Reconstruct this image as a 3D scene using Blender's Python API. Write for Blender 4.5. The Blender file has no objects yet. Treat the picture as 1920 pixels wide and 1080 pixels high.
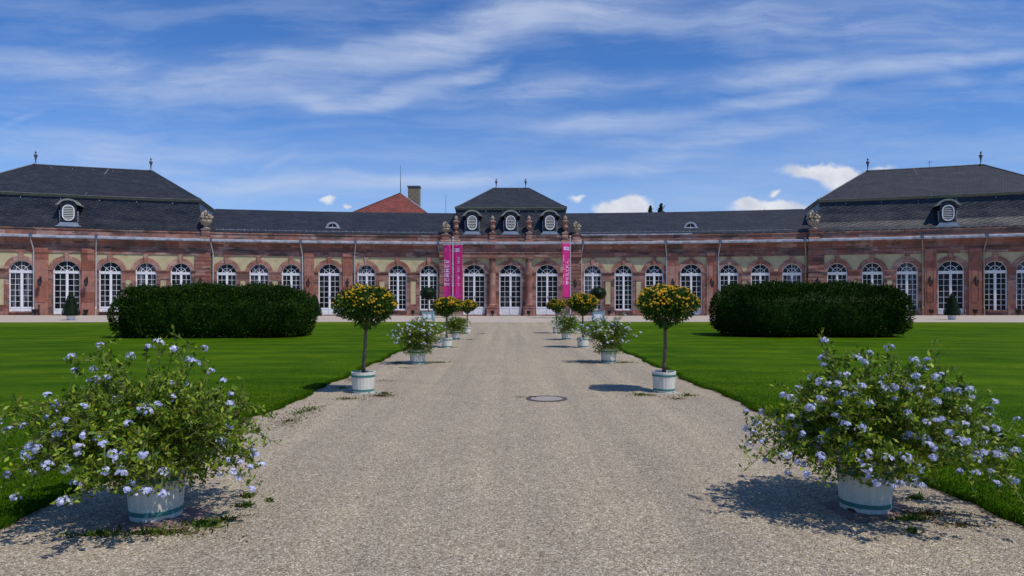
import bpy, bmesh, math, random
import numpy as np
from math import sin, cos, pi, radians, sqrt, atan2, asin, hypot

scene = bpy.context.scene
COL = scene.collection
H, F, CX, HY = 1.6, 1280.0, 957.0, 562.0      # eye height, focal length, axis and horizon of the photograph (1920 wide)
R, D0 = 120.0, 68.3                           # radius of the curved facade, distance of its middle
Y0 = D0 - R

# ------------------------------------------------------------------ helpers
def sm(a, b, x):
    t = min(1.0, max(0.0, (x - a) / (b - a))); return t * t * (3 - 2 * t)
def gz(x, y):                                 # the ground rises a little towards the side pavilions
    return 0.26 * (min(abs(x), 62) / 44.4) ** 2 * sm(27, 42, y)
def W(s, d, z):                               # facade space -> world (s along the wall, d out of it)
    th = s / R; r = R - d
    return (r * sin(th), Y0 + r * cos(th), z)
def px2s(px, d=0.0):
    t = (px - CX) / F; r = R - d; A = 1 + t * t
    y = (2 * Y0 + sqrt(4 * Y0 * Y0 - 4 * A * (Y0 * Y0 - r * r))) / (2 * A)
    return asin(t * y / r) * R
def gp(px, py):                               # point of the ground seen at a pixel
    y = H * F / (py - HY)
    for _ in range(6):
        x = (px - CX) / F * y; y = (H - gz(x, y)) * F / (py - HY)
    x = (px - CX) / F * y
    return (x, y, gz(x, y))

class MB:
    def __init__(s): s.v = []; s.f = []; s.uv = []; s.mi = []
    def add(s, vs, fs, uvs=None, mi=0):
        b = len(s.v); s.v += [tuple(p) for p in vs]
        s.uv += list(uvs) if uvs is not None else [(p[0], p[2]) for p in vs]
        for f in fs: s.f.append(tuple(b + i for i in f)); s.mi.append(mi)
        return s
    def box(s, x0, x1, y0, y1, z0, z1, mi=0):
        vs = [(x, y, z) for x in (x0, x1) for y in (y0, y1) for z in (z0, z1)]
        return s.add(vs, [(0,1,3,2),(4,6,7,5),(0,4,5,1),(2,3,7,6),(0,2,6,4),(1,5,7,3)], None, mi)
    def tube(s, pts, rad, n=8, mi=0, cap=True):
        pts = [np.array(p, float) for p in pts]; m = len(pts)
        rs = rad if hasattr(rad, '__len__') else [rad] * m
        vs = []; up = np.array((0.13, 0.21, 0.97))
        for i, p in enumerate(pts):
            t = pts[min(i+1, m-1)] - pts[max(i-1, 0)]; t = t / (np.linalg.norm(t) + 1e-9)
            if abs(t @ up) > .95: up = np.array((1.0, 0.1, 0.0))
            a = np.cross(t, up); a /= np.linalg.norm(a); b = np.cross(t, a)
            for k in range(n):
                an = 2 * pi * k / n; vs.append(tuple(p + rs[i] * (a * cos(an) + b * sin(an))))
        fs = [(i*n+k, i*n+(k+1) % n, (i+1)*n+(k+1) % n, (i+1)*n+k) for i in range(m-1) for k in range(n)]
        if cap: fs += [tuple(range(n)), tuple(range((m-1)*n, m*n))]
        return s.add(vs, fs, None, mi)
    def lathe(s, prof, n=20, mi=0, c=(0,0,0), wob=None, cap=True):
        vs = []
        for j, (r, z) in enumerate(prof):
            for k in range(n):
                a = 2 * pi * k / n; rr = r * (wob(a, z) if wob else 1)
                vs.append((c[0] + rr * cos(a), c[1] + rr * sin(a), c[2] + z))
        m = len(prof)
        fs = [(j*n+k, j*n+(k+1) % n, (j+1)*n+(k+1) % n, (j+1)*n+k) for j in range(m-1) for k in range(n)]
        if cap: fs += [tuple(range(n)), tuple(range((m-1)*n, m*n))]
        return s.add(vs, fs, None, mi)
    def ball(s, c, r, n=8, m=6, mi=0, sc=(1,1,1), jit=0, rnd=random):
        vs = []
        for j in range(m+1):
            for k in range(n):
                ph = pi * (j + .001) / (m + .002); a = 2*pi*k/n; q = r * (1 + jit * (rnd.random() - .5))
                vs.append((c[0]+sc[0]*q*sin(ph)*cos(a), c[1]+sc[1]*q*sin(ph)*sin(a), c[2]+sc[2]*q*cos(ph)))
        return s.add(vs, [(j*n+k, j*n+(k+1) % n, (j+1)*n+(k+1) % n, (j+1)*n+k) for j in range(m) for k in range(n)], None, mi)
    def extr(s, poly, y0, y1, mi=0):          # polygon in x,z extruded along y
        n = len(poly)
        vs = [(x, y0, z) for x, z in poly] + [(x, y1, z) for x, z in poly]
        return s.add(vs, [tuple(range(n)), tuple(range(2*n-1, n-1, -1))] + [(i, (i+1) % n, n+(i+1) % n, n+i) for i in range(n)], None, mi)
    def ring(s, cx, cz, a0, a1, r0, r1, h0, h1, y0, y1, n=16, mi=0):   # half-elliptic band; r = half widths, h = heights
        vs = []
        for i in range(n+1):
            t = a0 + (a1-a0) * i / n
            for (r, h) in ((r0, h0), (r1, h1)):
                for y in (y0, y1): vs.append((cx + r*cos(t), y, cz + h*sin(t)))
        fs = []
        for i in range(n):
            a = 4*i; b = 4*(i+1)
            fs += [(a, b, b+2, a+2), (a+1, a+3, b+3, b+1), (a, a+1, b+1, b), (a+2, b+2, b+3, a+3)]
        fs += [(0, 2, 3, 1), (4*n, 4*n+1, 4*n+3, 4*n+2)]
        return s.add(vs, fs, None, mi)
    def sweep(s, prof, s0, s1, step=1.0, mi=0, cap=True):             # profile (d,z) swept along the curved wall
        n = max(1, int(math.ceil(abs(s1-s0) / step))); m = len(prof); vs = []; uv = []
        for i in range(n+1):
            ss = s0 + (s1-s0) * i / n
            for d, z in prof: vs.append(W(ss, d, z)); uv.append((ss, z - d))
        fs = [(i*m+k, i*m+(k+1) % m, (i+1)*m+(k+1) % m, (i+1)*m+k) for i in range(n) for k in range(m)]
        if cap: fs += [tuple(range(m)), tuple(range(n*m+m-1, n*m-1, -1))]
        return s.add(vs, fs, uv, mi)
    def sbox(s, s0, s1, d0, d1, z0, z1, mi=0): return s.sweep([(d0,z0),(d1,z0),(d1,z1),(d0,z1)], s0, s1, 1.0, mi)
    def mesh(s, name, mats, smooth=False):
        me = bpy.data.meshes.new(name); me.from_pydata(s.v, [], s.f)
        for m in (mats if isinstance(mats, (list, tuple)) else [mats]): me.materials.append(m)
        me.polygons.foreach_set('material_index', s.mi)
        bm = bmesh.new(); bm.from_mesh(me); bmesh.ops.recalc_face_normals(bm, faces=bm.faces); bm.to_mesh(me); bm.free()
        uvl = me.uv_layers.new(name='UVMap')
        idx = np.empty(len(me.loops), dtype=np.int32); me.loops.foreach_get('vertex_index', idx)
        uvl.data.foreach_set('uv', np.array(s.uv, dtype=np.float32)[idx].ravel())
        if smooth: me.polygons.foreach_set('use_smooth', [True] * len(me.polygons))
        me.update(); return me

def np_mesh(name, V, nper, mats, mi=None):    # many separate n-gons: V has shape (N*nper, 3)
    V = np.asarray(V, dtype=np.float32).reshape(-1, 3); N = len(V) // nper
    me = bpy.data.meshes.new(name); me.vertices.add(len(V)); me.vertices.foreach_set('co', V.ravel())
    me.loops.add(len(V)); me.loops.foreach_set('vertex_index', np.arange(len(V), dtype=np.int32))
    me.polygons.add(N); me.polygons.foreach_set('loop_start', np.arange(0, len(V), nper, dtype=np.int32))
    try: me.polygons.foreach_set('loop_total', np.full(N, nper, dtype=np.int32))
    except Exception: pass
    for m in (mats if isinstance(mats, (list, tuple)) else [mats]): me.materials.append(m)
    if mi is not None: me.polygons.foreach_set('material_index', np.asarray(mi, dtype=np.int32))
    me.update(calc_edges=True); me.validate(); return me

def tag(o, label=None, cat=None, group=None, kind=None):
    if label: o['label'] = label
    if cat: o['category'] = cat
    if group: o['group'] = group
    if kind: o['kind'] = kind
    return o
def link(name, me, loc=(0,0,0), rz=0.0, parent=None, sc=None):
    o = bpy.data.objects.new(name, me); COL.objects.link(o)
    if parent is not None: o.parent = parent
    o.location = loc; o.rotation_euler = (0, 0, rz)
    if sc: o.scale = sc
    return o
def thing(name, label, cat, loc, rz=0.0, group=None, sc=None):
    return tag(link(name, None, loc, rz, None, sc), label, cat, group)
def copy_thing(root, loc, rz, label, sc=1.0):
    r = root.copy(); COL.objects.link(r); r.location = loc; r.rotation_euler = (0, 0, rz); r.scale = (sc, sc, sc); r['label'] = label
    for ch in list(root.children):
        c = ch.copy(); COL.objects.link(c); c.parent = r
        for g in list(ch.children):
            q = g.copy(); COL.objects.link(q); q.parent = c
    return r

# ------------------------------------------------------------------ materials
def newmat(name):
    m = bpy.data.materials.new(name); m.use_nodes = True; nt = m.node_tree
    return m, nt, nt.nodes, nt.links, nt.nodes['Principled BSDF']
def nd(nt, typ, **kw):
    n = nt.nodes.new(typ)
    for k, v in kw.items():
        if k.startswith('i_'):
            key = k[2:]; key = int(key) if key.isdigit() else key.replace('_', ' ')
            n.inputs[key].default_value = v
        else: setattr(n, k, v)
    return n
def noise(nt, vec, scale, detail=3, rough=.55, dist=0):
    n = nd(nt, 'ShaderNodeTexNoise'); n.inputs['Scale'].default_value = scale; n.inputs['Detail'].default_value = detail
    n.inputs['Roughness'].default_value = rough; n.inputs['Distortion'].default_value = dist
    nt.links.new(vec, n.inputs['Vector']); return n.outputs['Fac']
def ramp(nt, fac, stops):
    n = nd(nt, 'ShaderNodeValToRGB'); e = n.color_ramp.elements
    e[0].position, e[0].color = stops[0][0], (*stops[0][1], 1); e[1].position, e[1].color = stops[-1][0], (*stops[-1][1], 1)
    for p, c in stops[1:-1]:
        q = e.new(p); q.color = (*c, 1)
    nt.links.new(fac, n.inputs[0]); return n.outputs[0]
def mix(nt, fac, a, b, mode='MIX'):
    n = nd(nt, 'ShaderNodeMix'); n.data_type = 'RGBA'; n.blend_type = mode
    for sock, v in ((n.inputs[0], fac), (n.inputs[6], a), (n.inputs[7], b)):
        if hasattr(v, 'links'): nt.links.new(v, sock)
        else: sock.default_value = v if isinstance(v, float) else (*v, 1)
    return n.outputs[2]
def math_(nt, op, a, b=None, c=None, clamp=False):
    n = nd(nt, 'ShaderNodeMath', operation=op); n.use_clamp = clamp
    for i, v in enumerate((a, b, c)):
        if v is None: continue
        if hasattr(v, 'links'): nt.links.new(v, n.inputs[i])
        else: n.inputs[i].default_value = v
    return n.outputs[0]
def mapr(nt, v, a, b, c=0.0, d=1.0, interp='SMOOTHSTEP'):
    n = nd(nt, 'ShaderNodeMapRange'); n.interpolation_type = interp
    nt.links.new(v, n.inputs[0])
    for i, x in enumerate((a, b, c, d)): n.inputs[i+1].default_value = x
    return n.outputs[0]
def bump(nt, h, st, dist, bsdf):
    n = nd(nt, 'ShaderNodeBump'); n.inputs['Strength'].default_value = st; n.inputs['Distance'].default_value = dist
    nt.links.new(h, n.inputs['Height']); nt.links.new(n.outputs[0], bsdf.inputs['Normal'])
def coords(nt, which='Object'): return nd(nt, 'ShaderNodeTexCoord').outputs[which]
def mapping(nt, vec, loc=(0,0,0), rot=(0,0,0), sc=(1,1,1)):
    n = nd(nt, 'ShaderNodeMapping'); nt.links.new(vec, n.inputs[0])
    n.inputs['Location'].default_value = loc; n.inputs['Rotation'].default_value = rot; n.inputs['Scale'].default_value = sc
    return n.outputs[0]

def plain(name, c, rough=.6, metal=0.0, var=.12, nscale=6.0, spec=.5, bumpst=0.0):
    m, nt, N, L, b = newmat(name); v = coords(nt)
    f = noise(nt, v, nscale, 4, .6)
    lo = tuple(x * (1 - var) for x in c); hi = tuple(min(1, x * (1 + var)) for x in c)
    L.new(ramp(nt, f, [(.3, lo), (.7, hi)]), b.inputs['Base Color'])
    b.inputs['Roughness'].default_value = rough; b.inputs['Metallic'].default_value = metal
    b.inputs['Specular IOR Level'].default_value = spec
    if bumpst: bump(nt, noise(nt, v, nscale * 4, 3), bumpst, .01, b)
    return m

def sepc(nt, c):
    n = nd(nt, 'ShaderNodeSeparateColor'); nt.links.new(c, n.inputs[0]); return n.outputs[0]
def stone_mat(name, uv=True, tint=(1,1,1), bw=1.15, rh=.44, stain=True):
    m, nt, N, L, b = newmat(name)
    if uv: v = coords(nt, 'UV')
    else:
        o = coords(nt, 'Object'); sp = nd(nt, 'ShaderNodeSeparateXYZ'); L.new(o, sp.inputs[0])
        oi = nd(nt, 'ShaderNodeObjectInfo'); cb = nd(nt, 'ShaderNodeCombineXYZ')
        L.new(math_(nt, 'MULTIPLY_ADD', oi.outputs['Random'], 31.0, sp.outputs[0]), cb.inputs[0])
        L.new(math_(nt, 'MULTIPLY_ADD', oi.outputs['Random'], 17.0, sp.outputs[2]), cb.inputs[1])
        L.new(sp.outputs[1], cb.inputs[2]); v = cb.outputs[0]
    br = nd(nt, 'ShaderNodeTexBrick'); br.offset = .37; br.offset_frequency = 2; br.squash = .8; br.squash_frequency = 3
    L.new(v, br.inputs['Vector'])
    br.inputs['Color1'].default_value = (0, 0, 0, 1); br.inputs['Color2'].default_value = (1, 1, 1, 1); br.inputs['Mortar'].default_value = (.5, .5, .5, 1)
    br.inputs['Scale'].default_value = 1; br.inputs['Brick Width'].default_value = bw; br.inputs['Row Height'].default_value = rh
    br.inputs['Mortar Size'].default_value = .008; br.inputs['Mortar Smooth'].default_value = .3; br.inputs['Bias'].default_value = 0
    T = lambda c: tuple(x * t for x, t in zip(c, tint))
    base = ramp(nt, br.outputs['Color'], [(0, T((.22, .085, .06))), (.22, T((.33, .135, .095))), (.42, T((.27, .12, .09))), (.6, T((.40, .19, .14))), (.8, T((.33, .18, .145))), (1, T((.47, .27, .21)))])
    n1 = noise(nt, v, 2.2, 5, .65); base = mix(nt, 1.0, base, ramp(nt, n1, [(.3, (.70, .68, .68)), (.7, (1.15, 1.12, 1.08))]), 'MULTIPLY')
    n2 = noise(nt, mapping(nt, v, sc=(5, 22, 5)), 1.0, 4, .6)
    base = mix(nt, 1.0, base, ramp(nt, n2, [(.3, (.86, .86, .86)), (.7, (1.08, 1.08, 1.08))]), 'MULTIPLY')
    if stain:
        n3 = noise(nt, mapping(nt, v, loc=(3.3, 1.7, 0), sc=(.38, 1.5, 1)), 1.0, 6, .65)
        blk = mapr(nt, sepc(nt, br.outputs['Color']), .40, .46); base = mix(nt, math_(nt, 'MULTIPLY', mapr(nt, n3, .47, .56, 0, .74), math_(nt, 'MULTIPLY_ADD', blk, .85, .15)), base, (.042, .030, .026))
        n4 = noise(nt, mapping(nt, v, loc=(13.3, 5.7, 0), sc=(.5, .35, 1)), 1.0, 4, .6)
        base = mix(nt, mapr(nt, n4, .47, .70, 0, .55), base, (.16, .115, .10))
    mort = mapr(nt, br.outputs['Fac'], .1, .9)
    base = mix(nt, mort, base, T((.16, .10, .085)))
    L.new(base, b.inputs['Base Color']); b.inputs['Roughness'].default_value = .88; b.inputs['Specular IOR Level'].default_value = .25
    hh = math_(nt, 'SUBTRACT', math_(nt, 'MULTIPLY', n1, .6), mort); bump(nt, hh, .35, .02, b)
    return m

def slate_mat(name, rot=.22, rough=.56):
    m, nt, N, L, b = newmat(name); v = coords(nt, 'UV')
    br = nd(nt, 'ShaderNodeTexBrick'); L.new(mapping(nt, v, rot=(0, 0, rot)), br.inputs['Vector'])
    br.inputs['Color1'].default_value = (.008, .0095, .015, 1); br.inputs['Color2'].default_value = (.019, .022, .031, 1); br.inputs['Mortar'].default_value = (.008, .009, .014, 1)
    br.inputs['Scale'].default_value = 1; br.inputs['Brick Width'].default_value = .42; br.inputs['Row Height'].default_value = .27
    br.inputs['Mortar Size'].default_value = .03; br.inputs['Mortar Smooth'].default_value = .6
    n1 = noise(nt, mapping(nt, v, sc=(.5, 1.2, 1)), 1.0, 5, .6)
    c = mix(nt, 1.0, br.outputs['Color'], ramp(nt, n1, [(.3, (.75, .72, .72)), (.7, (1.35, 1.35, 1.3))]), 'MULTIPLY')
    L.new(c, b.inputs['Base Color'])
    L.new(mapr(nt, n1, .3, .7, rough - .06, rough + .12, 'LINEAR'), b.inputs['Roughness'])
    w = nd(nt, 'ShaderNodeSeparateColor'); L.new(br.outputs['Color'], w.inputs[0])
    hh = math_(nt, 'SUBTRACT', math_(nt, 'MULTIPLY', w.outputs[2], 9.0), br.outputs['Fac']); bump(nt, hh, .8, .05, b)
    return m

def leaf_mat(name, stops, rough=.5, trans=.25, spec=.35):
    m, nt, N, L, b = newmat(name)
    g = nd(nt, 'ShaderNodeNewGeometry')
    col = ramp(nt, g.outputs['Random Per Island'], stops)
    n = noise(nt, coords(nt), 2.5, 3); col = mix(nt, 1.0, col, ramp(nt, n, [(.3, (.72, .75, .7)), (.7, (1.25, 1.2, 1.1))]), 'MULTIPLY')
    L.new(col, b.inputs['Base Color']); b.inputs['Roughness'].default_value = rough; b.inputs['Specular IOR Level'].default_value = spec
    tr = nd(nt, 'ShaderNodeBsdfTranslucent'); L.new(col, tr.inputs[0]); ms = nd(nt, 'ShaderNodeMixShader'); ms.inputs[0].default_value = trans
    L.new(b.outputs[0], ms.inputs[1]); L.new(tr.outputs[0], ms.inputs[2]); L.new(ms.outputs[0], N['Material Output'].inputs[0])
    return m

def gravel_mat(name, pink=0.0):
    m, nt, N, L, b = newmat(name); v = coords(nt)
    vo = nd(nt, 'ShaderNodeTexVoronoi'); vo.inputs['Scale'].default_value = 84; L.new(v, vo.inputs['Vector'])
    vo2 = nd(nt, 'ShaderNodeTexVoronoi'); vo2.inputs['Scale'].default_value = 27; L.new(v, vo2.inputs['Vector'])
    sc = nd(nt, 'ShaderNodeSeparateColor'); L.new(vo.outputs['Color'], sc.inputs[0])
    col = ramp(nt, sc.outputs[0], [(0, (.17, .13, .09)), (.25, (.41, .33, .23)), (.5, (.55, .46, .33)), (.72, (.47, .40, .31)), (.9, (.74, .65, .50)), (1, (.88, .82, .68))])
    s2 = nd(nt, 'ShaderNodeSeparateColor'); L.new(vo2.outputs['Color'], s2.inputs[0])
    col = mix(nt, 1.0, col, ramp(nt, s2.outputs[1], [(0, (.88, .87, .86)), (1, (1.10, 1.09, 1.07))]), 'MULTIPLY')
    n0 = noise(nt, v, 1.1, 5, .6); col = mix(nt, 1.0, col, ramp(nt, n0, [(.3, (.93, .92, .92)), (.7, (1.07, 1.06, 1.03))]), 'MULTIPLY')
    n1 = noise(nt, mapping(nt, v, loc=(4, 0, 0), sc=(1.9, .05, 1)), 1.0, 5, .6)     # wheel and foot tracks running along the path
    col = mix(nt, 1.0, col, ramp(nt, n1, [(.34, (.84, .84, .85)), (.66, (1.16, 1.145, 1.09))]), 'MULTIPLY')
    gapf = mapr(nt, vo.outputs['Distance'], .0, .75)
    col = mix(nt, math_(nt, 'MULTIPLY', gapf, .55), col, (.09, .075, .06))
    if pink: col = mix(nt, pink, col, (.50, .43, .38))
    L.new(col, b.inputs['Base Color']); b.inputs['Roughness'].default_value = .9; b.inputs['Specular IOR Level'].default_value = .2
    bump(nt, math_(nt, 'SUBTRACT', 1.0, vo.outputs['Distance']), .6, .012, b)
    return m

def lawn_mat(name):
    m, nt, N, L, b = newmat(name); v = coords(nt)
    f = noise(nt, v, 55, 3, .7); g = noise(nt, v, .35, 4, .6); k = noise(nt, mapping(nt, v, sc=(.6, 2.2, 1)), 1.0, 4, .65)
    col = ramp(nt, f, [(.25, (.017, .050, .0010)), (.5, (.040, .100, .0015)), (.75, (.074, .152, .0025))])
    col = mix(nt, 1.0, col, ramp(nt, g, [(.3, (.70, .78, .7)), (.7, (1.62, 1.28, 1.1))]), 'MULTIPLY')
    col = mix(nt, 1.0, col, ramp(nt, k, [(.32, (.72, .80, .8)), (.68, (1.28, 1.15, 1.2))]), 'MULTIPLY')
    # mown stripes following the curve of the terrace and a drier strip along its edge
    sp = nd(nt, 'ShaderNodeSeparateXYZ'); L.new(v, sp.inputs[0])
    yy = math_(nt, 'SUBTRACT', sp.outputs[1], Y0)
    rr = math_(nt, 'SQRT', math_(nt, 'ADD', math_(nt, 'MULTIPLY', sp.outputs[0], sp.outputs[0]), math_(nt, 'MULTIPLY', yy, yy)))
    st = math_(nt, 'SINE', math_(nt, 'MULTIPLY', math_(nt, 'ADD', rr, math_(nt, 'MULTIPLY', g, 3.0)), 3.4))
    col = mix(nt, 1.0, col, ramp(nt, mapr(nt, st, -1, 1, 0, 1, 'LINEAR'), [(0, (.82, .88, .9)), (1, (1.16, 1.10, 1.1))]), 'MULTIPLY')
    dry = math_(nt, 'MULTIPLY', mapr(nt, rr, 92.0, 96.5), mapr(nt, k, .35, .7, .25, .8))
    col = mix(nt, dry, col, (.115, .15, .010))
    L.new(col, b.inputs['Base Color']); b.inputs['Roughness'].default_value = .9; b.inputs['Specular IOR Level'].default_value = .03
    bump(nt, f, .6, .03, b)
    return m

M_stone = stone_mat('sandstone', tint=(1.0, 1.09, 1.16)); M_stone_o = stone_mat('sandstone_piece', uv=False, tint=(1.0, 1.09, 1.16), bw=.55, rh=.6, stain=False)
M_arch = stone_mat('sandstone_arch', uv=False, bw=.7, rh=.5, stain=False, tint=(1.02, 1.10, 1.14))
M_pil = stone_mat('sandstone_pilaster', uv=True, bw=2.6, rh=.95, stain=False, tint=(1.05, 1.0, 1.0))
M_slate = slate_mat('slate'); M_slate2 = slate_mat('slate_lower', rot=-.35, rough=.34)
def plaster_mat():
    m, nt, N, L, b = newmat('cream_plaster'); v = coords(nt, 'UV')
    n = noise(nt, v, 1.3, 5, .65); n2 = noise(nt, mapping(nt, v, sc=(1, .6, 1)), 2.1, 4, .7)
    c = ramp(nt, n, [(.3, (.37, .31, .18)), (.55, (.48, .41, .24)), (.75, (.53, .46, .285))])
    c = mix(nt, mapr(nt, n2, .60, .68, 0, .55), c, (.30, .23, .15))
    L.new(c, b.inputs['Base Color']); b.inputs['Roughness'].default_value = .9; b.inputs['Specular IOR Level'].default_value = .2
    bump(nt, n2, .2, .02, b); return m
M_plaster = plaster_mat()
M_white = plain('white_paint', (.75, .745, .75), .45, var=.06, nscale=3)
M_tub = plain('tub_paint', (.72, .68, .56), .55, var=.10, nscale=9, bumpst=.1)
def tub_mat():
    m, nt, N, L, b = newmat('tub_staves'); v = coords(nt); sp = nd(nt, 'ShaderNodeSeparateXYZ'); L.new(v, sp.inputs[0])
    n = noise(nt, mapping(nt, v, sc=(1, 1, .25)), 22, 5, .65); n2 = noise(nt, v, 30, 5, .7)
    c = ramp(nt, n, [(.3, (.58, .54, .44)), (.6, (.72, .68, .57))])
    c = mix(nt, math_(nt, 'MULTIPLY', mapr(nt, n2, .52, .66), mapr(nt, sp.outputs[2], .20, .0, .10, .75)), c, (.22, .17, .11))   # soil splashes low on the staves
    L.new(c, b.inputs['Base Color']); b.inputs['Roughness'].default_value = .6; bump(nt, n, .2, .01, b); return m
M_tub2 = tub_mat()
M_teal = plain('teal_paint', (.045, .19, .17), .5, var=.15)
M_zinc = plain('zinc', (.34, .36, .42), .5, .15, .45, 2.0)
M_lead = plain('lead_sheet', (.11, .125, .15), .45, .35, .25, 3.0)
M_pipe = plain('pipe_paint', (.46, .46, .47), .45, .2, .12, 2.0)
M_copper = plain('weathered_moulding', (.15, .16, .13), .6, .1, .25, 2.0)
M_hood = plain('weathered_hood', (.23, .245, .215), .6, .1, .25, 3.0)
M_flare = plain('lead_flare', (.27, .31, .38), .5, .2, .25, 3.0)
M_iron = plain('black_iron', (.012, .012, .014), .45, .4, .3)
M_bark = plain('bark', (.15, .105, .065), .9, var=.4, nscale=25, bumpst=.5)
M_soil = plain('soil', (.045, .032, .022), .95, var=.4, nscale=30, bumpst=.5)
M_stem = plain('green_stem', (.10, .12, .03), .7, var=.3, nscale=20)
M_slab = plain('slab_stone', (.20, .135, .12), .85, var=.25, nscale=9, bumpst=.2)
M_slab2 = plain('pale_slab', (.32, .29, .26), .85, var=.2, nscale=9, bumpst=.2)
M_urn = plain('urn_stone', (.27, .135, .10), .85, var=.35, nscale=5, bumpst=.4)
M_basket = plain('carved_stone', (.30, .245, .175), .88, var=.5, nscale=9, bumpst=.6)
M_louvre = plain('louvre_paint', (.40, .40, .37), .5, var=.1)
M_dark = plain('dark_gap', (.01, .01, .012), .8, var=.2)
M_concrete = plain('manhole_concrete', (.28, .25, .215), .85, var=.22, nscale=30)
M_rust = plain('rusty_ring', (.10, .07, .065), .7, .3, .3, 20)
M_banner = plain('magenta_cloth', (.47, .009, .155), .7, var=.12, nscale=1.5)
M_bannertext = plain('banner_white', (.66, .52, .62), .7, var=.05)
M_bannerblue = plain('banner_violet', (.12, .03, .35), .7, var=.1)
M_tile = slate_mat('red_roof_tiles', rot=0, rough=.7)
for n_ in M_tile.node_tree.nodes:
    if n_.type == 'TEX_BRICK':
        n_.inputs['Color1'].default_value = (.13, .028, .018, 1); n_.inputs['Color2'].default_value = (.21, .048, .028, 1); n_.inputs['Mortar'].default_value = (.14, .03, .02, 1)
M_brick = stone_mat('chimney_brick', uv=True, tint=(.62, 1.0, .9), bw=.25, rh=.08, stain=False)
M_gravel = gravel_mat('gravel'); M_terrace = gravel_mat('terrace_gravel', .55)
M_lawn = lawn_mat('lawn')
M_blade = leaf_mat('grass_blades', [(0, (.014, .046, .001)), (.5, (.034, .090, .0015)), (1, (.066, .145, .003))], .8, .2, .06)
M_weed = leaf_mat('weed_leaves', [(0, (.035, .08, .008)), (.6, (.075, .14, .012)), (1, (.15, .18, .03))], .6, .2, .2)
M_moss = leaf_mat('moss_leaves', [(0, (.05, .04, .015)), (.6, (.09, .085, .02)), (1, (.14, .11, .035))], .8, .1, .1)
M_hedge = leaf_mat('hedge_leaves', [(0, (.004, .013, .001)), (.45, (.010, .032, .0015)), (.8, (.024, .060, .003)), (1, (.060, .115, .007))], .6, .10, .10)
M_box = leaf_mat('box_leaves', [(0, (.006, .016, .004)), (.6, (.013, .034, .006)), (1, (.03, .06, .010))], .5, .12, .25)
M_plum = leaf_mat('leadwort_leaves', [(0, (.040, .090, .005)), (.35, (.10, .18, .009)), (.7, (.20, .285, .014)), (.93, (.32, .39, .03)), (1, (.17, .10, .03))], .5, .3, .3)
M_plumfl = leaf_mat('leadwort_petals', [(0, (.36, .39, .72)), (.5, (.52, .55, .85)), (1, (.80, .81, .95))], .6, .25, .2)
M_plumfl2 = leaf_mat('pale_leadwort_petals', [(0, (.50, .54, .80)), (1, (.82, .84, .93))], .6, .25, .2)
M_lant = leaf_mat('lantana_leaves', [(0, (.018, .050, .004)), (.5, (.042, .095, .007)), (1, (.10, .17, .014))], .5, .2, .3)
M_lantfl = leaf_mat('lantana_florets', [(0, (.66, .28, .010)), (.4, (.78, .45, .016)), (1, (.88, .66, .06))], .6, .15, .2)
def glass_mat(name, lo, hi, sx):
    m, nt, N, L, b = newmat(name); v = coords(nt)
    oi = nd(nt, 'ShaderNodeObjectInfo'); ad = nd(nt, 'ShaderNodeVectorMath', operation='ADD'); L.new(v, ad.inputs[0])
    cb = nd(nt, 'ShaderNodeCombineXYZ'); L.new(math_(nt, 'MULTIPLY', oi.outputs['Random'], 40.0), cb.inputs[0]); L.new(cb.outputs[0], ad.inputs[1])
    n = noise(nt, mapping(nt, ad.outputs[0], sc=(sx, 1, .45)), 1.0, 3)
    L.new(ramp(nt, n, [(.45, lo), (.62, hi)]), b.inputs['Base Color'])
    b.inputs['Roughness'].default_value = .05; b.inputs['Specular IOR Level'].default_value = .14; return m
M_glass = glass_mat('window_glass', (.004, .004, .006), (.030, .030, .038), 2.0)
M_glassc = glass_mat('curtained_glass', (.012, .012, .018), (.14, .14, .16), 5.0)

# ------------------------------------------------------------------ ground, path, terrace, lawns
def sheet(name, mat, xs, yfun, nv, zoff, skirt=None):
    V = []; Fc = []
    for x in xs:
        y0, y1 = yfun(x)
        for j in range(nv+1):
            y = y0 + (y1-y0) * j / nv; V.append((x, y, gz(x, y) + zoff))
    n = nv + 1
    for i in range(len(xs)-1):
        for j in range(nv): Fc.append((i*n+j, (i+1)*n+j, (i+1)*n+j+1, i*n+j+1))
    mb = MB(); mb.add(V, Fc); return mb
# one big base sheet of gravel ground reaching the horizon
gx = [-3000, -600, -200] + [x * 4.0 for x in range(-25, 26)] + [200, 600, 3000]
gy = [-400, -30, -10] + [y * 3.0 for y in range(0, 34)] + [140, 400, 3000]
V = [(x, y, gz(x, y) - .004) for x in gx for y in gy]
nn = len(gy); Fc = [(i*nn+j, (i+1)*nn+j, (i+1)*nn+j+1, i*nn+j+1) for i in range(len(gx)-1) for j in range(nn-1)]
o = link('ground', MB().add(V, Fc).mesh('ground', M_terrace)); tag(o, kind='structure')
rng = random.Random(5)
def arcy(x, r=100.0): return Y0 + sqrt(max(0, r*r - x*x))
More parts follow.
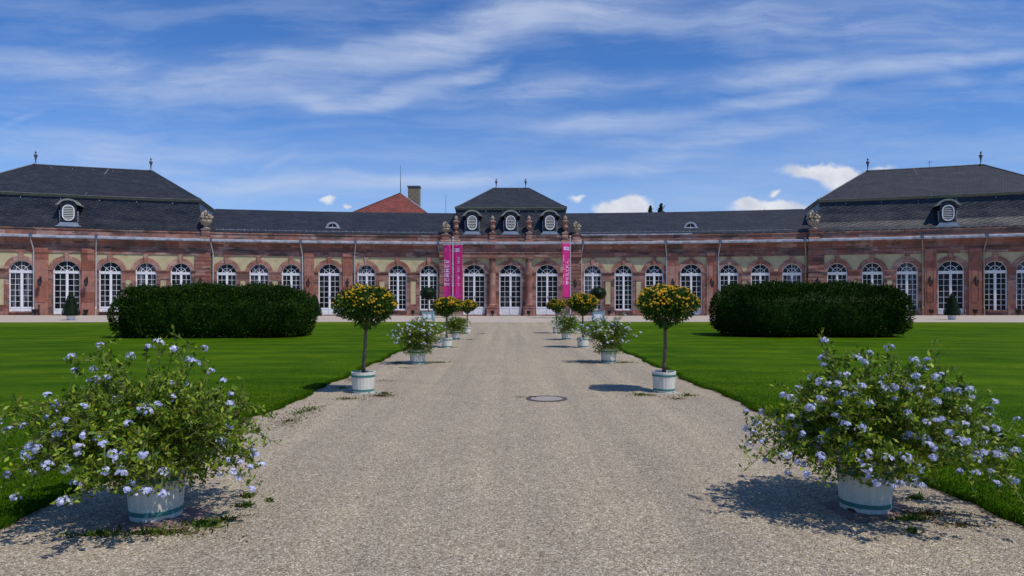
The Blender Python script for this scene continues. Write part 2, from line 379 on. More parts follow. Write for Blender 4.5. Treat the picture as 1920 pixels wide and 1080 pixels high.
# path sheet
o = link('gravel_path', sheet('p', M_gravel, [-4.6 + .46*i for i in range(21)], lambda x: (-8, arcy(x) + .1), 60, .0).mesh('gravel_path', M_gravel)); tag(o, kind='structure')
def edge_x(sgn, y):                           # inner lawn edge, slightly ragged
    base = 3.40 + .16 * sm(12, 4, y) if sgn < 0 else 3.50 + .14 * sm(15, 5, y)
    return base + .05 * sin(y * 1.7 + sgn) + .03 * sin(y * 4.9) + .02 * sin(y * 13.1 + sgn)
for sgn in (-1, 1):
    V = []; nu, nv = 60, 330; nvl = nv + 1
    for i in range(nu+1):
        u = (i / nu) ** 1.6
        for j in range(nvl):
            t = j / nv
            y = -6 + 54.3 * t if True else 0
            xe = edge_x(sgn, y); x = sgn * (xe + u * (78 - xe))
            # shear the rows so that the last one follows the curve of the terrace
            yy = -6 + (arcy(x) + .03 * sin(x * 2.3) + 6) * t
            V.append((x, yy, gz(x, yy) + .045 - (.0 if (i > 0 and j < nv) else .012)))
    fs = [(i*nvl+j, (i+1)*nvl+j, (i+1)*nvl+j+1, i*nvl+j+1) for i in range(nu) for j in range(nv)]
    mb = MB(); mb.add(V, fs)
    b0 = len(mb.v)                             # skirt down to the gravel
    ring = [j for j in range(nvl)] + [i*nvl+nv for i in range(1, nu+1)]
    sk = [(V[k][0], V[k][1], V[k][2] - .06) for k in ring]; mb.v += sk; mb.uv += [(0, 0)] * len(sk)
    for q in range(len(ring)-1): mb.f.append((ring[q], ring[q+1], b0+q+1, b0+q)); mb.mi.append(0)
    o = link('lawn', mb.mesh('lawn', M_lawn)); tag(o, kind='structure')

# grass blades on the nearest lawn and along its edges
def rand_unit(n, g): v = g.normal(size=(n, 3)); return v / np.linalg.norm(v, axis=1)[:, None]
def blades(P, h, g, w=.004):
    n = len(P); a = g.uniform(0, 2*pi, n); side = np.stack([np.cos(a), np.sin(a), 0*a], 1) * w
    tip = P + np.stack([g.normal(0, .35, n) * h, g.normal(0, .35, n) * h, h], 1)
    return np.stack([P - side, P + side, tip], 1).reshape(-1, 3)
g = np.random.default_rng(3)
Ps = []; hs = []
for sgn in (-1, 1):
    n = 80000; y = 3.8 + np.abs(g.normal(0, 4.6, n)); off = np.abs(g.normal(0, 1.7, n))
    e = np.array([edge_x(sgn, q) for q in y]); Ps.append(np.stack([sgn * (e + off), y, np.full(n, .04)], 1)); hs.append(g.uniform(.012, .032, n))
    n = 26000; y = 3.8 + 44 * g.uniform(0, 1, n) ** 1.5; off = np.abs(g.normal(0, .06, n)) - .04
    e = np.array([edge_x(sgn, q) for q in y]); Ps.append(np.stack([sgn * (e + off), y, np.full(n, .015)], 1)); hs.append(g.uniform(.03, .06, n))
o = link('grass', np_mesh('grass', blades(np.concatenate(Ps), np.concatenate(hs), g), 3, M_blade)); tag(o, 'short grass blades on the near lawn and its edges', 'grass', kind='stuff')

# weeds and moss in the gravel around the tubs
def patch(cx, cy, rx, ry, n, g):
    a = g.uniform(0, 2*pi, n); r = np.abs(g.normal(0, .62, n)) * (1 + .35 * np.sin(3*a + cx) + .2 * np.sin(7*a))
    return np.stack([cx + rx*r*np.cos(a), cy + ry*r*np.sin(a), np.full(n, .003)], 1)
Wd = []; Ms = []
def at(px, py): q = gp(px, py); return q[0], q[1]
for px, py, rx, ry, n in ((380, 985, .16, .10, 480), (300, 1000, .25, .06, 160), (185, 1003, .16, .06, 260), (465, 932, .06, .05, 170), (462, 950, .06, .035, 170), (505, 940, .03, .02, 40), (1705, 975, .14, .04, 260), (1712, 998, .05, .04, 80),
                          (1718, 935, .1, .03, 80), (1200, 741, .16, .12, 260), (1290, 742, .14, .15, 220), (720, 738, .14, .1, 160), (640, 728, .2, .1, 120), (845, 652, .3, .2, 200), (820, 680, .35, .18, 300), (745, 681, .3, .15, 150),
                          (1170, 680, .4, .2, 300), (1100, 680, .3, .1, 120), (580, 770, .25, .5, 200), (560, 775, .2, .4, 120), (880, 637, .3, .2, 100), (1085, 637, .4, .2, 120), (905, 626, .3, .2, 100)):
    x, y = at(px, py); Wd.append(patch(x, y, rx, ry, n, g))
for px, py, rx, ry, n in ((300, 1000, .45, .10, 900), (420, 975, .2, .12, 400), (1740, 965, .3, .10, 700), (1800, 985, .2, .1, 250), (715, 742, .28, .22, 900), (650, 748, .3, .2, 500), (540, 790, .35, .9, 900), (660, 712, .4, .5, 400),
                          (760, 690, .5, .3, 200), (1270, 748, .3, .25, 260), (1000, 745, .12, .08, 120), (975, 745, .15, .05, 80), (1220, 742, .2, .2, 160), (720, 715, .6, .4, 200)):
    x, y = at(px, py); Ms.append(patch(x, y, rx, ry, n, g))
def leaflets(P, g, size, flat=.5, dirs=None):
    n = len(P); d = rand_unit(n, g)
    if dirs is not None: d = d * flat + dirs; 
    d /= np.linalg.norm(d, axis=1)[:, None]
    s = np.cross(d, rand_unit(n, g)); s /= np.linalg.norm(s, axis=1)[:, None] + 1e-9
    L_ = size if hasattr(size, '__len__') else np.full(n, size); L_ = L_[:, None]
    return np.stack([P, P + d*L_*.45 + s*L_*.22, P + d*L_, P + d*L_*.45 - s*L_*.22], 1).reshape(-1, 3)
P = np.concatenate(Wd); u = np.tile((0, 0, .55), (len(P), 1))
o = link('weeds', np_mesh('weeds', leaflets(P, g, g.uniform(.02, .045, len(P)), 1.0, u), 4, M_weed)); tag(o, 'green weeds growing in the gravel around the tubs', 'weeds', kind='stuff')
P = np.concatenate(Ms); u = np.tile((0, 0, .15), (len(P), 1))
o = link('moss', np_mesh('moss', leaflets(P, g, g.uniform(.012, .03, len(P)), 1.0, u), 4, M_moss)); tag(o, 'brownish moss and dry litter in the gravel near the tubs', 'moss', kind='stuff')
# loose pebbles lying on the near part of the path
n = 42000; y = 3.6 + 7.5 * g.uniform(0, 1, n) ** 1.6; x = g.uniform(-1, 1, n) * 3.6
c = np.stack([x, y, np.zeros(n)], 1); r = (g.uniform(.0035, .0085, n))[:, None]
ax = g.uniform(0, 2*pi, n); e1 = np.stack([np.cos(ax), np.sin(ax), g.normal(0, .2, n)], 1); e2 = np.stack([-np.sin(ax), np.cos(ax), g.normal(0, .2, n)], 1) * g.uniform(.5, 1, (n, 1))
up = np.tile((0, 0, 1.0), (n, 1)) * g.uniform(.6, 1.1, (n, 1)); 
t1 = c + e1*r; t2 = c + e2*r; t3 = c - e1*r; t4 = c - e2*r; tp = c + up*r
Vv = np.stack([t1, t2, tp, t2, t3, tp, t3, t4, tp, t4, t1, tp], 1).reshape(-1, 3)
m, nt, N, L, b = newmat('pebbles'); gg = nd(nt, 'ShaderNodeTexVoronoi'); gg.inputs['Scale'].default_value = 45; L.new(coords(nt), gg.inputs['Vector'])
s_ = nd(nt, 'ShaderNodeSeparateColor'); L.new(gg.outputs['Color'], s_.inputs[0])
L.new(ramp(nt, s_.outputs[0], [(0, (.13, .10, .085)), (.4, (.30, .25, .19)), (.75, (.38, .32, .26)), (1, (.62, .57, .49))]), b.inputs['Base Color']); b.inputs['Roughness'].default_value = .85
o = link('pebbles', np_mesh('pebbles', Vv, 3, m)); tag(o, 'loose pebbles scattered over the near gravel path', 'pebbles', kind='stuff')

# ------------------------------------------------------------------ the palace building
BL = (0.0, D0, 0.0)
palace = thing('palace_building', 'long curved red sandstone palace with arched windows, slate roofs and three pavilions', 'building', BL)
def bpart(name, mb, mats, smooth=False, parent=palace):
    return link(name, mb.mesh(name, mats, smooth), (-BL[0], -BL[1], -BL[2]), 0, parent)
def wallput(name, me, s, d, z, parent=palace, dx=0):   # a piece set on the wall: x along it, -y out of it
    p = W(s, d, z); return link(name, me, (p[0]-BL[0], p[1]-BL[1], p[2]-BL[2]), -s / R, parent)

sLp, sRp = px2s(396), px2s(1514)                 # inner ends of the side pavilions
sDl, sDr = px2s(125, .25), px2s(1783, .25)
sLe, sRe = px2s(61, -6) - 6.25, px2s(1844, -6) + 6.25              # outer ends
sC0, sC1 = px2s(824), px2s(1090)
def W_(px, kind, d=0.0): return (px2s(px, d), kind)
secL = [W_(p, k, .25) for p, k in ((40, 'p'), (125, 'd'), (207, 'p'), (274, 'w'), (339, 'w'))]
secL = [(2*sDl - secL[4][0], 'w'), (2*sDl - secL[3][0], 'w')] + secL
secR = [W_(p, k, .25) for p, k in ((1570, 'w'), (1636, 'w'), (1701, 'w'), (1783, 'd'), (1866.5, 'w'))]
secR = secR + [(px2s(1928, .25), 'w'), (2*sDr - secR[0][0], 'w')]
wl = [W_(p, 'd' if p == 617.6 else 'w') for p in (425, 485.8, 545.9, 617.6, 687.2, 745.8, 804)]
wr = [W_(p, 'd' if p == 1296 else 'w') for p in (1111.3, 1169.2, 1226.8, 1296, 1366.9, 1425.8, 1485.2)]
cc = [W_(p, 'c', .2) for p in (889, 957, 1026)]
SECT = [(sLe, sLp, .25, secL), (sLp, sC0, 0.0, wl), (sC0, sC1, .2, cc), (sC1, sRp, 0.0, wr), (sRp, sRe, .25, secR)]
HW = {'w': .88, 'p': .92, 'd': 1.04, 'c': 1.10}
AH = {'w': .90, 'p': .92, 'd': .97, 'c': .98}
ZS = 4.15
def zbot(s, k):
    g_ = gz(*W(s, 0, 0)[:2]); return {'w': .54 + .6*g_, 'p': .42 + .6*g_, 'd': .10 + g_, 'c': .12}[k]

stone = MB(); plast = MB(); trim = MB(); corn = MB(); gut = MB(); para = MB(); plinth = MB(); panels = MB(); IMP = []; PAN = []
for (sa, sb, d, ops) in SECT:
    edges = [sa] + [x for (c_, k) in ops for x in (c_ - HW[k], c_ + HW[k])] + [sb]
    for i in range(0, len(edges), 2):            # stone piers between the openings
        a, b_ = edges[i], edges[i+1]
        stone.sbox(a, b_, d - .5, d + .05, -.1, ZS - .05)
        plinth.sbox(a + (.0 if i else -.02), b_, d - .3, d + .13, -.1, .83 + .4 * gz(*W(a, 0, 0)[:2]))
        im = MB(); im.sweep([(d-.3, ZS-.05), (d+.08, ZS-.05), (d+.08, ZS+.05), (d+.14, ZS+.10), (d+.14, ZS+.2), (d-.3, ZS+.2)], a, b_); IMP.append(im)
        if b_ - a > 1.0 and b_ - a < 2.0 and ops[0][1] != 'c' and i > 0 and i < len(edges)-2:
            isdoor = ops[i//2 - 1][1] == 'd' or ops[i//2][1] == 'd'
            if not isdoor:
                m_ = (a + b_) / 2; w_ = (b_ - a) * .20
                pm = MB(); pm.sbox(m_-w_, m_+w_, d, d + .056, 1.15, 3.45, 0); PAN.append(pm)
                for q in ((m_-w_-.07, m_-w_, 1.08, 3.52), (m_+w_, m_+w_+.07, 1.08, 3.52), (m_-w_, m_+w_, 1.08, 1.15), (m_-w_, m_+w_, 3.45, 3.52)):
                    stone.sbox(q[0], q[1], d + .02, d + .085, q[2], q[3])
    for (c_, k) in ops:
        zb = zbot(c_, k)
        stone.sbox(c_ - HW[k], c_ + HW[k], d - .5, d + .03, -.1, zb - .07)
        # sill or threshold
        plinth.sbox(c_ - HW[k] - .0, c_ + HW[k] + .0, d - .42, d + (.30 if k in 'dc' else .16), -.1 if k in 'dc' else zb - .10, zb)
    # plaster with arched openings
    bounds = [sa] + [(ops[i][0] + ops[i+1][0]) / 2 for i in range(len(ops)-1)] + [sb]
    for i, (c_, k) in enumerate(ops):
        a, b_ = bounds[i], bounds[i+1]; w = HW[k] + .02; h = AH[k] + .02; zt = 5.83; z0 = ZS + .15
        cols = [(a, z0), (c_ - w, z0)]
        arc = [(c_ - w * cos(pi * j / 18), ZS + h * sin(pi * j / 18)) for j in range(19)]
        cols = [(a, z0)] + [(c_ - w, z0)] + [(x, max(z, z0)) for x, z in arc] + [(c_ + w, z0), (b_, z0)]
        vs = []; uv = []
        for x, z in cols:
            vs += [W(x, d, z), W(x, d, zt)]; uv += [(x, z), (x, zt)]
        plast.add(vs, [(2*j, 2*j+2, 2*j+3, 2*j+1) for j in range(len(cols)-1)], uv)
    # entablature, cornice, gutter, attic
    e0, e1 = sa, sb
    ex = .26 if ops[0][1] == 'c' else 0.0
    corn.sweep([(d-.5, 5.80), (d+.07+ex, 5.80), (d+.07+ex, 6.20), (d+.13+ex, 6.22), (d+.13+ex, 6.29), (d+.05+ex, 6.32), (d+.05+ex, 6.70), (d+.12+ex, 6.78), (d+.14+ex, 6.86), (d+.42, 6.92), (d+.46, 7.02), (d+.55, 7.06), (d-.5, 7.06)], e0, e1)
    gut.sweep([(d+.30, 7.07), (d+.60, 7.07), (d+.64, 7.13), (d+.64, 7.27), (d+.50, 7.30), (d-.02, 7.40), (d-.02, 7.07)], e0, e1)
    para.sweep([(d-.45, 7.0), (d+.06, 7.0), (d+.06, 7.44), (d+.03, 7.46), (d+.03, 7.86), (d+.10, 7.90), (d+.10, 8.0), (d-.45, 8.0)], e0, e1)
# rear and end walls
backw = MB(); backw.sbox(sLe, sRe, -12.2, -11.8, -.1, 8.2); 
for e0, e1 in ((sLe, sLe+.4), (sRe-.4, sRe)): backw.sbox(e0, e1, -11.8, -.5, -.1, 8.0)
bpart('wall', stone, M_stone); bpart('rear_wall', backw, M_plaster); bpart('plaster_wall', plast, M_plaster); 
for q in PAN: bpart('wall_panel', q, M_plaster)
for q in IMP: bpart('impost_band', q, M_stone)
bpart('cornice', corn, M_stone); bpart('gutter', gut, M_zinc); bpart('parapet', para, M_stone); bpart('plinth', plinth, M_stone)

# window, door and arch meshes
def make_window(kind, glassm):
    w, h = HW[kind], AH[kind]; H_ = {'w': 3.61, 'p': 3.71, 'd': 4.05, 'c': 4.03}[kind]   # height from the foot to the springing
    f = MB(); t = .06; y0, y1 = -.04, .06
    pn = {'w': 0.0, 'p': .38, 'd': .56, 'c': .62}[kind]
    f.box(-w, -w+t+.02, y0, y1, 0, H_-.0); f.box(w-t-.02, w, y0, y1, 0, H_-.0)
    f.ring(0, H_, 0, pi, w-t, w, h-t, h, y0, y1, 20)
    f.box(-w, w, y0-.03, y1-.002, H_-.17, H_+.03)                    # transom
    f.box(-w+t, w-t, y0-.045, y1-.006, H_-.015, H_+.05)
    f.box(-w+t, w-t, y0, y1-.004, 0, .09)
    top = H_-.17
    if kind != 'w': f.box(-w+t, w-t, y0+.03, y1-.01, .09, .09+pn-.06)
    if pn:
        f.box(-w+t+.03, w-t-.03, y0+.005, y1-.012, .09+pn-.07, .09+pn)
        for sg in (-1, 1):
            cxp = sg * w * .47; f.box(cxp - w*.30, cxp + w*.30, y0+.015, y1-.02, .17, .09+pn-.14)
    f.box(-.07, .07, y0-.02, y1-.003, .05, top)
    gb = .09 + pn
    for sg in (-1, 1):
        xa, xb = sorted((sg*.07, sg*(w-t)))
        f.box(xa, xa+.035, y0+.012, y1-.008, gb, top); f.box(xb-.035, xb, y0+.012, y1-.008, gb, top)
        f.box(xa, xb, y0+.011, y1-.009, gb, gb+.06); f.box(xa, xb, y0+.011, y1-.009, top-.05, top)
        xm = (xa+xb)/2; f.box(xm-.016, xm+.016, y0+.02, y1-.02, gb, top)
        rows = 7 if kind == 'w' else 6
        for r_ in range(1, rows):
            z = gb+.03 + (top-gb-.055) * r_ / rows; f.box(xa, xb, y0+.022, y1-.022, z-.016, z+.016)
    # fanlight bars
    f.ring(0, H_+.02, 0, pi, w*.46, w*.46+.04, h*.48, h*.48+.04, y0+.02, y1-.02, 14)
    f.ring(0, H_+.02, 0, pi, .02, .10, .02, .10, y0+.005, y1-.015, 6)
    for a in (pi/4*.92, pi/2, pi - pi/4*.92):
        dx, dz = cos(a), sin(a); q = .018
        p = [(-dz*q, dx*q), (dz*q, -dx*q), ((w-.04)*dx + dz*q, (h-.04)*dz - dx*q), ((w-.04)*dx - dz*q, (h-.04)*dz + dx*q)]
        f.extr([(x, z+H_+.02) for x, z in p], y0+.024, y1-.024)
    gl = MB(); pts = [(-w+.02, .02), (w-.02, .02), (w-.02, H_)] + [((w-.02)*cos(pi*j/16), H_ + (h-.02)*sin(pi*j/16)) for j in range(1, 16)] + [(-w+.02, H_)]
    gl.extr(pts, .012, .03)
    hd = None
    if kind in 'dc':
        hd = MB(); hd.box(.03, .075, y0-.04, y0-.018, 1.55, 1.85); hd.tube([(.05, y0-.04, 1.75), (.05, y0-.09, 1.75), (.16, y0-.09, 1.74)], .012, 6)
    ar = MB(); ow = w + .40; oh = h + .42
    ar.ring(0, 0, 0, pi, w, ow, h, oh, -.055, .45, 24)
    ks = [( -.13, h-.01), (.13, h-.01), (.20, 5.80-ZS), (-.20, 5.80-ZS)]
    ar.extr(ks, -.13, .3)
    return (f.mesh('window_frame', M_white), gl.mesh('glass', glassm), hd.mesh('handle', M_iron) if hd else None, ar.mesh('arch', M_arch), H_)
WM = {k: make_window(k, M_glass) for k in 'wpdc'}
g2 = {k: WM[k][1].copy() for k in 'wp'}
for k in g2: g2[k].materials[0] = M_glassc
cnt = 0
for (sa, sb, d, ops) in SECT:
    for (c_, k) in ops:
        fr, gl, hd, ar, H_ = WM[k]; cnt += 1
        o = wallput('door' if k in 'dc' else 'window', fr, c_, d - .16, ZS - H_)
        link('glass', (g2[k] if (k in 'wp' and cnt % 3 == 0) else gl), (0, 0, 0), 0, o)
        if hd: link('handle', hd, (0, 0, 0), 0, o)
        wallput('arch_surround', ar, c_, d, ZS)

# pilasters with sunk panels, rusticated piers
def pilaster(sa, sb, d):
    mb = MB(); z1 = 5.79; p = .14
    mb.sbox(sa, sb, d, d+p, .8, z1)
    w = sb - sa; a, b_ = sa + w*.24, sb - w*.24
    for q in ((a-.03, a, 1.4, 5.3), (b_, b_+.03, 1.4, 5.3), (a, b_, 1.37, 1.4), (a, b_, 5.3, 5.33)): mb.sbox(q[0], q[1], d+p, d+p+.022, q[2], q[3])
    mb.sbox(sa-.03, sb+.03, d, d+p+.05, -.1, 1.0); mb.sbox(sa-.015, sb+.015, d, d+p+.03, 5.70, 5.795)
    mb.sbox(sa, sb, d+.0, d+p+.062, 5.803, 6.205)
    bpart('pilaster', mb, M_pil)
for a, b_, d in ((66, 91, .25), (154, 178, .25), (571, 589, 0), (643, 661, 0), (1252, 1271, 0), (1325, 1343, 0), (1733, 1755, .25), (1816, 1840, .25)):
    pilaster(px2s(a, d), px2s(b_, d), d)
def rustic(sa, sb, d):
    mb = MB(); z = .83; i = 0; rr = random.Random(int(sa*100) & 1023)
    while z < 5.75:
        h = .37; z2 = min(z + h, 5.79)
        mb.sbox(sa - (.03 if i % 2 else 0), sb + (.03 if i % 2 else 0), d, d + .12 + rr.uniform(-.015, .015), z, z2 - .045); mb.sbox(sa+.03, sb-.03, d, d + .075, z2-.045, z2)
        z = z2; i += 1
    bpart('rusticated_pier', mb, M_stone)
rustic(px2s(366, .25), sLp - .02, .25); rustic(sRp + .02, px2s(1545, .25), .25)
rustic(sC0 + .02, px2s(846, .2), .2); rustic(px2s(1070, .2), sC1 - .02, .2)
# columns of the middle pavilion
colm = MB(); colm.lathe([(.33, .98), (.40, 1.0), (.40, 1.06), (.36, 1.12), (.335, 1.18), (.335, 2.2), (.325, 3.6), (.295, 5.40), (.30, 5.42), (.33, 5.44), (.33, 5.50), (.30, 5.52), (.31, 5.58), (.37, 5.66), (.37, 5.70)], 24)
colm.box(-.40, .40, -.40, .40, 5.70, 5.80); colm.box(-.42, .42, -.42, .42, .90, .985)
colme = colm.mesh('column', M_stone_o, True)
for p in colme.polygons: p.use_smooth = len(p.vertices) == 4 and abs(p.normal.z) < .5 and abs(p.normal.x*p.normal.y) > 1e-4
ped = MB(); ped.box(-.56, .56, -.5, .45, -.1, .80); ped.box(-.60, .60, -.54, .45, .80, .895); ped.box(-.60, .60, -.54, .45, -.1, .15)
pedme = ped.mesh('column_pedestal', M_stone_o)
for p in (923.3, 991.7):
    s_ = px2s(p, .3); c_ = wallput('column', colme, s_, .30, 0); link('pedestal', pedme, (0, 0, 0), 0, c_)
# pedestals of the parapet
def ppost(px, w, zt, d):
    s_ = px2s(px, d); mb = MB()
    mb.sbox(s_-w/2, s_+w/2, d-.4, d+.17, 7.2, zt-.12); mb.sbox(s_-w/2-.05, s_+w/2+.05, d-.42, d+.22, zt-.12, zt)
    mb.sweep([(d+.0, 7.38), (d+.5, 7.30), (d+.5, 7.33), (d+.0, 7.62)], s_-w/2-.12, s_+w/2+.12)
    bpart('parapet_pedestal', mb, M_stone); return s_
# downpipes
dp = [(63, .25), (180, .25), (399.5, 0), (567, 0), (665, 0), (825, 0), (1090.5, 0), (1250, 0), (1347, 0), (1510.5, 0), (1730, .25), (1845, .25)]
def pipe_mesh(zf, kick, mat=None):
    mb = MB(); mb.tube([(0, -.52, 7.08), (0, -.50, 6.85), (kick, -.18, 6.05), (kick, -.13, 5.85), (kick, -.13, .95), (kick, -.22, .80), (kick, -.22, zf)], .055, 8)
    for z in (1.5, 2.9, 4.3, 5.6): mb.lathe([(.068, z), (.068, z+.05)], 8, c=(kick, -.13, 0)); mb.box(kick-.01, kick+.01, -.1, 0, z, z+.05)
    mb.box(-.11, .11, -.665, -.40, 7.05, 7.5, 1)
    return mb.mesh('downpipe', [mat or M_pipe, M_lead], False)
pA = pipe_mesh(0.0, .12); pB = pipe_mesh(0.0, -.12)
M_tan = plain('tan_pipe_paint', (.34, .27, .17), .5, .1, .15, 2.0); pC = pipe_mesh(0.0, .12, M_tan); pD = pipe_mesh(0.0, -.12, M_tan)
for p, d in dp:
    kick = -1 if p in (665, 1347, 180, 1845, 1090.5) else 1
    s_ = px2s(p, d+.13) - .12*kick; wallput('downpipe', (pC if kick > 0 else pD) if p > 1500 else (pA if kick > 0 else pB), s_, d, 0)

# roofs
def hiproof(sa, sb, levels, mats, name, step=1.2, closetop=True):
    # levels: (end inset, front d, back d, z, material of the slope above)
    mb = MB(); n = max(2, int((sb-sa)/step)); rings = []
    for (ins, df, db, z, mi) in levels:
        a, b_ = sa+ins, sb-ins
        rings.append(([(a + (b_-a)*i/n) for i in range(n+1)], df, db, z, mi))
    acc = 0
    for q in range(len(rings)-1):
        S0, f0, b0, z0, mi = rings[q]; S1, f1, b1, z1, _ = rings[q+1]
        sl = hypot(f1-f0, z1-z0); v0, v1 = acc, acc+sl; acc = v1
        if sl < 1e-6: sl = .01
        for (da, dbk) in ((f0, f1), (b0, b1)):
            if abs(da-dbk) + abs(z1-z0) < 1e-6: continue
            vs = []; uv = []
            for i in range(n+1):
                vs += [W(S0[i], da, z0), W(S1[i], dbk, z1)]; uv += [(S0[i], v0), (S1[i], v1)]
            mb.add(vs, [(2*i, 2*i+2, 2*i+3, 2*i+1) for i in range(n)], uv, mi)
        for k in (0, n):
            mb.add([W(S0[k], f0, z0), W(S0[k], b0, z0), W(S1[k], b1, z1), W(S1[k], f1, z1)], [(0, 1, 2, 3)], [(f0, v0), (b0, v0), (b1, v1), (f1, v1)], mi)
    return mb
def mansard(sa, sb, d, dep, ins, zb, zr, ridge_ins, rd):
    lv = [(ins[0], d-.02, -dep, 8.0, 1), (ins[0], d-.02, -dep, 8.10, 1), (ins[0]+(ins[1]-ins[0])*.25, d-.34, -dep+.3, 8.44, 1), (ins[0]+(ins[1]-ins[0])*.5, d-.64, -dep+.6, 8.95, 1), (ins[0]+(ins[1]-ins[0])*.75, d-.93, -dep+.9, 9.75, 1),
          (ins[1], d-1.25, -dep+1.2, zb-.25, 0)]
    lo = hiproof(sa, sb, lv, None, 'r')
    up = hiproof(sa, sb, [(ins[1]-.22, d-1.02, -dep+1.0, zb, 0), (ins[1]+.3, d-1.5, -dep+1.5, zb+.30, 0), (ridge_ins, -rd, -rd-.05, zr, 0)], None, 'r')
    cn = hiproof(sa, sb, [(ins[1], d-1.25, -dep+1.2, zb-.27, 0), (ins[1]-.10, d-1.13, -dep+1.1, zb-.2, 0), (ins[1]-.12, d-1.11, -dep+1.1, zb-.10, 0), (ins[1]-.24, d-1.0, -dep+1.0, zb-.05, 0), (ins[1]-.24, d-1.0, -dep+1.0, zb+.0, 0)], None, 'r')
    o = bpart('mansard_roof', lo, [M_slate, M_slate2]); bpart('roof_moulding', cn, M_copper)
    return o, bpart('roof', up, M_slate)
def strip_hooks(sa, sb, pts, step, parent, sz=.05, h=.10, rail=False):  # little snow hooks on the slates
    for (d, z) in pts:
        n = max(1, int((sb-sa)/step)); mb = MB()
        if rail:                                                         # a row of hooks carrying one thin rail
            for k in range(n+1): s_ = sa + (sb-sa)*k/n; mb.sbox(s_-sz/2, s_+sz/2, d, d+.05, z, z+h)
            mb.sbox(sa, sb, d+.02, d+.04, z+.05, z+.075)
            o = bpart('snow_rail', mb, M_zinc); o.parent = parent; o.location = (0, 0, 0)
        else:
            me = MB().box(-sz/2, sz/2, -.07, 0, 0, h).mesh('roof_hook', M_zinc)
            for k in range(n):
                s_ = sa + (sb-sa)*(k+.5)/n; p = W(s_, d, z); link('roof_hook', me, p, -s_/R, parent)
lo, up = mansard(sLe, sLp, .25, 12, (.45, 1.25), 11.2, 14.6, 6.25, 6.0); strip_hooks(sLe+2, sLp-2, [(-.92, 10.72)], 3.0, lo); strip_hooks(sLe+5, sLp-5, [(-3.35, 12.68)], 2.6, up, .06, .06); strip_hooks(sLe+7, sLp-7, [(-5.6, 14.3)], 1.6, up, .05, .06)
lo, up = mansard(sRp, sRe, .25, 12, (.45, 1.25), 11.2, 14.6, 6.25, 6.0); strip_hooks(sRp+2, sRe-2, [(-.92, 10.72)], 3.0, lo); strip_hooks(sRp+5, sRe-5, [(-3.35, 12.68)], 2.6, up, .06, .06); strip_hooks(sRp+7, sRe-7, [(-5.6, 14.3)], 1.6, up, .05, .06)
cA, cB = px2s(853, -1), px2s(1063, -1)
lo, up = mansard(cA, cB, .2, 10.5, (.10, .22), 10.95, 13.55, 3.75, 5.0); strip_hooks(cA+.6, cB-.6, [(-.92, 10.5)], 1.6, lo); strip_hooks(cA+3.9, cB-3.9, [(-4.8, 13.38)], 1.7, up, .05, .06)
for (a, b_) in ((sLp-.5, sC0+1.6), (sC1-1.6, sRp+.5)):
    mb = MB(); n = int(b_-a); prof = [(-.02, 8.0, 0), (-.02, 8.10, .1), (-.35, 8.30, .5), (-5.2, 10.9, 6.0), (-5.35, 10.9, 6.15), (-11.9, 8.0, 13.3)]
    for q in range(len(prof)-1):
        vs = []; uv = []
        for i in range(n+1):
            s_ = a + (b_-a)*i/n
            for (d, z, v) in (prof[q], prof[q+1]): vs.append(W(s_, d, z)); uv.append((s_, v))
        mb.add(vs, [(2*i, 2*i+2, 2*i+3, 2*i+1) for i in range(n)], uv)
    ro = bpart('roof', mb, M_slate)
    strip_hooks(a+.9, b_-1.9, [(-.30, 8.27)], .62, ro, .03, .16, True); strip_hooks(a+1.2, b_-2.2, [(-5.1, 10.86)], 2.7, ro, .06, .08)
# ridge and hip caps of lead
def cap_line(pts, r=.07, name='ridge_cap'):
    mb = MB(); mb.tube(pts, r, 6); bpart(name, mb, M_lead)
for (a, b_) in ((sLe, sLp), (sRp, sRe)):
    cap_line([W(a+6.25+(b_-a-12.5)*i/6, -6.02, 14.62) for i in range(7)], .08)
    for e, sg in ((a, 1), (b_, -1)): cap_line([W(e+sg*1.03, -.77, 11.22), W(e+sg*1.55, -1.25, 11.51), W(e+sg*6.25, -6.0, 14.62)], .06, 'hip_cap')
cap_line([W(cA+3.75+(cB-cA-7.5)*i/3, -5.02, 13.57) for i in range(4)], .07)
for e, sg in ((cA, 1), (cB, -1)): cap_line([W(e, -.80, 10.97), W(e+sg*.52, -1.3, 11.26), W(e+sg*3.75, -5.0, 13.57)], .05, 'hip_cap')
# zinc strip above the right wing's parapet
mb = MB(); mb.sweep([(.0, 8.005), (.13, 8.005), (.13, 8.10), (.0, 8.12)], px2s(1086), px2s(1298)); bpart('parapet_flashing', mb, M_zinc)
# lightning conductors
for c_, sg in ((px2s(204), -1), (px2s(1712), 1)):
    pts = [W(c_, -6.0, 14.68), W(c_ + sg*.9, -3.6, 12.95), W(c_ + sg*2.0, -.95, 11.27)] if False else [W(px2s(204 if sg < 0 else 1712, -6), -5.9, 14.6), W(px2s(188 if sg < 0 else 1728, -4), -3.7, 12.98), W(px2s(171 if sg < 0 else 1741, -2), -1.9, 11.85), W(px2s(160 if sg < 0 else 1747, -1), -.85, 11.25)]
    mb = MB(); mb.tube(pts, .022, 4); bpart('lightning_cable', mb, M_zinc)
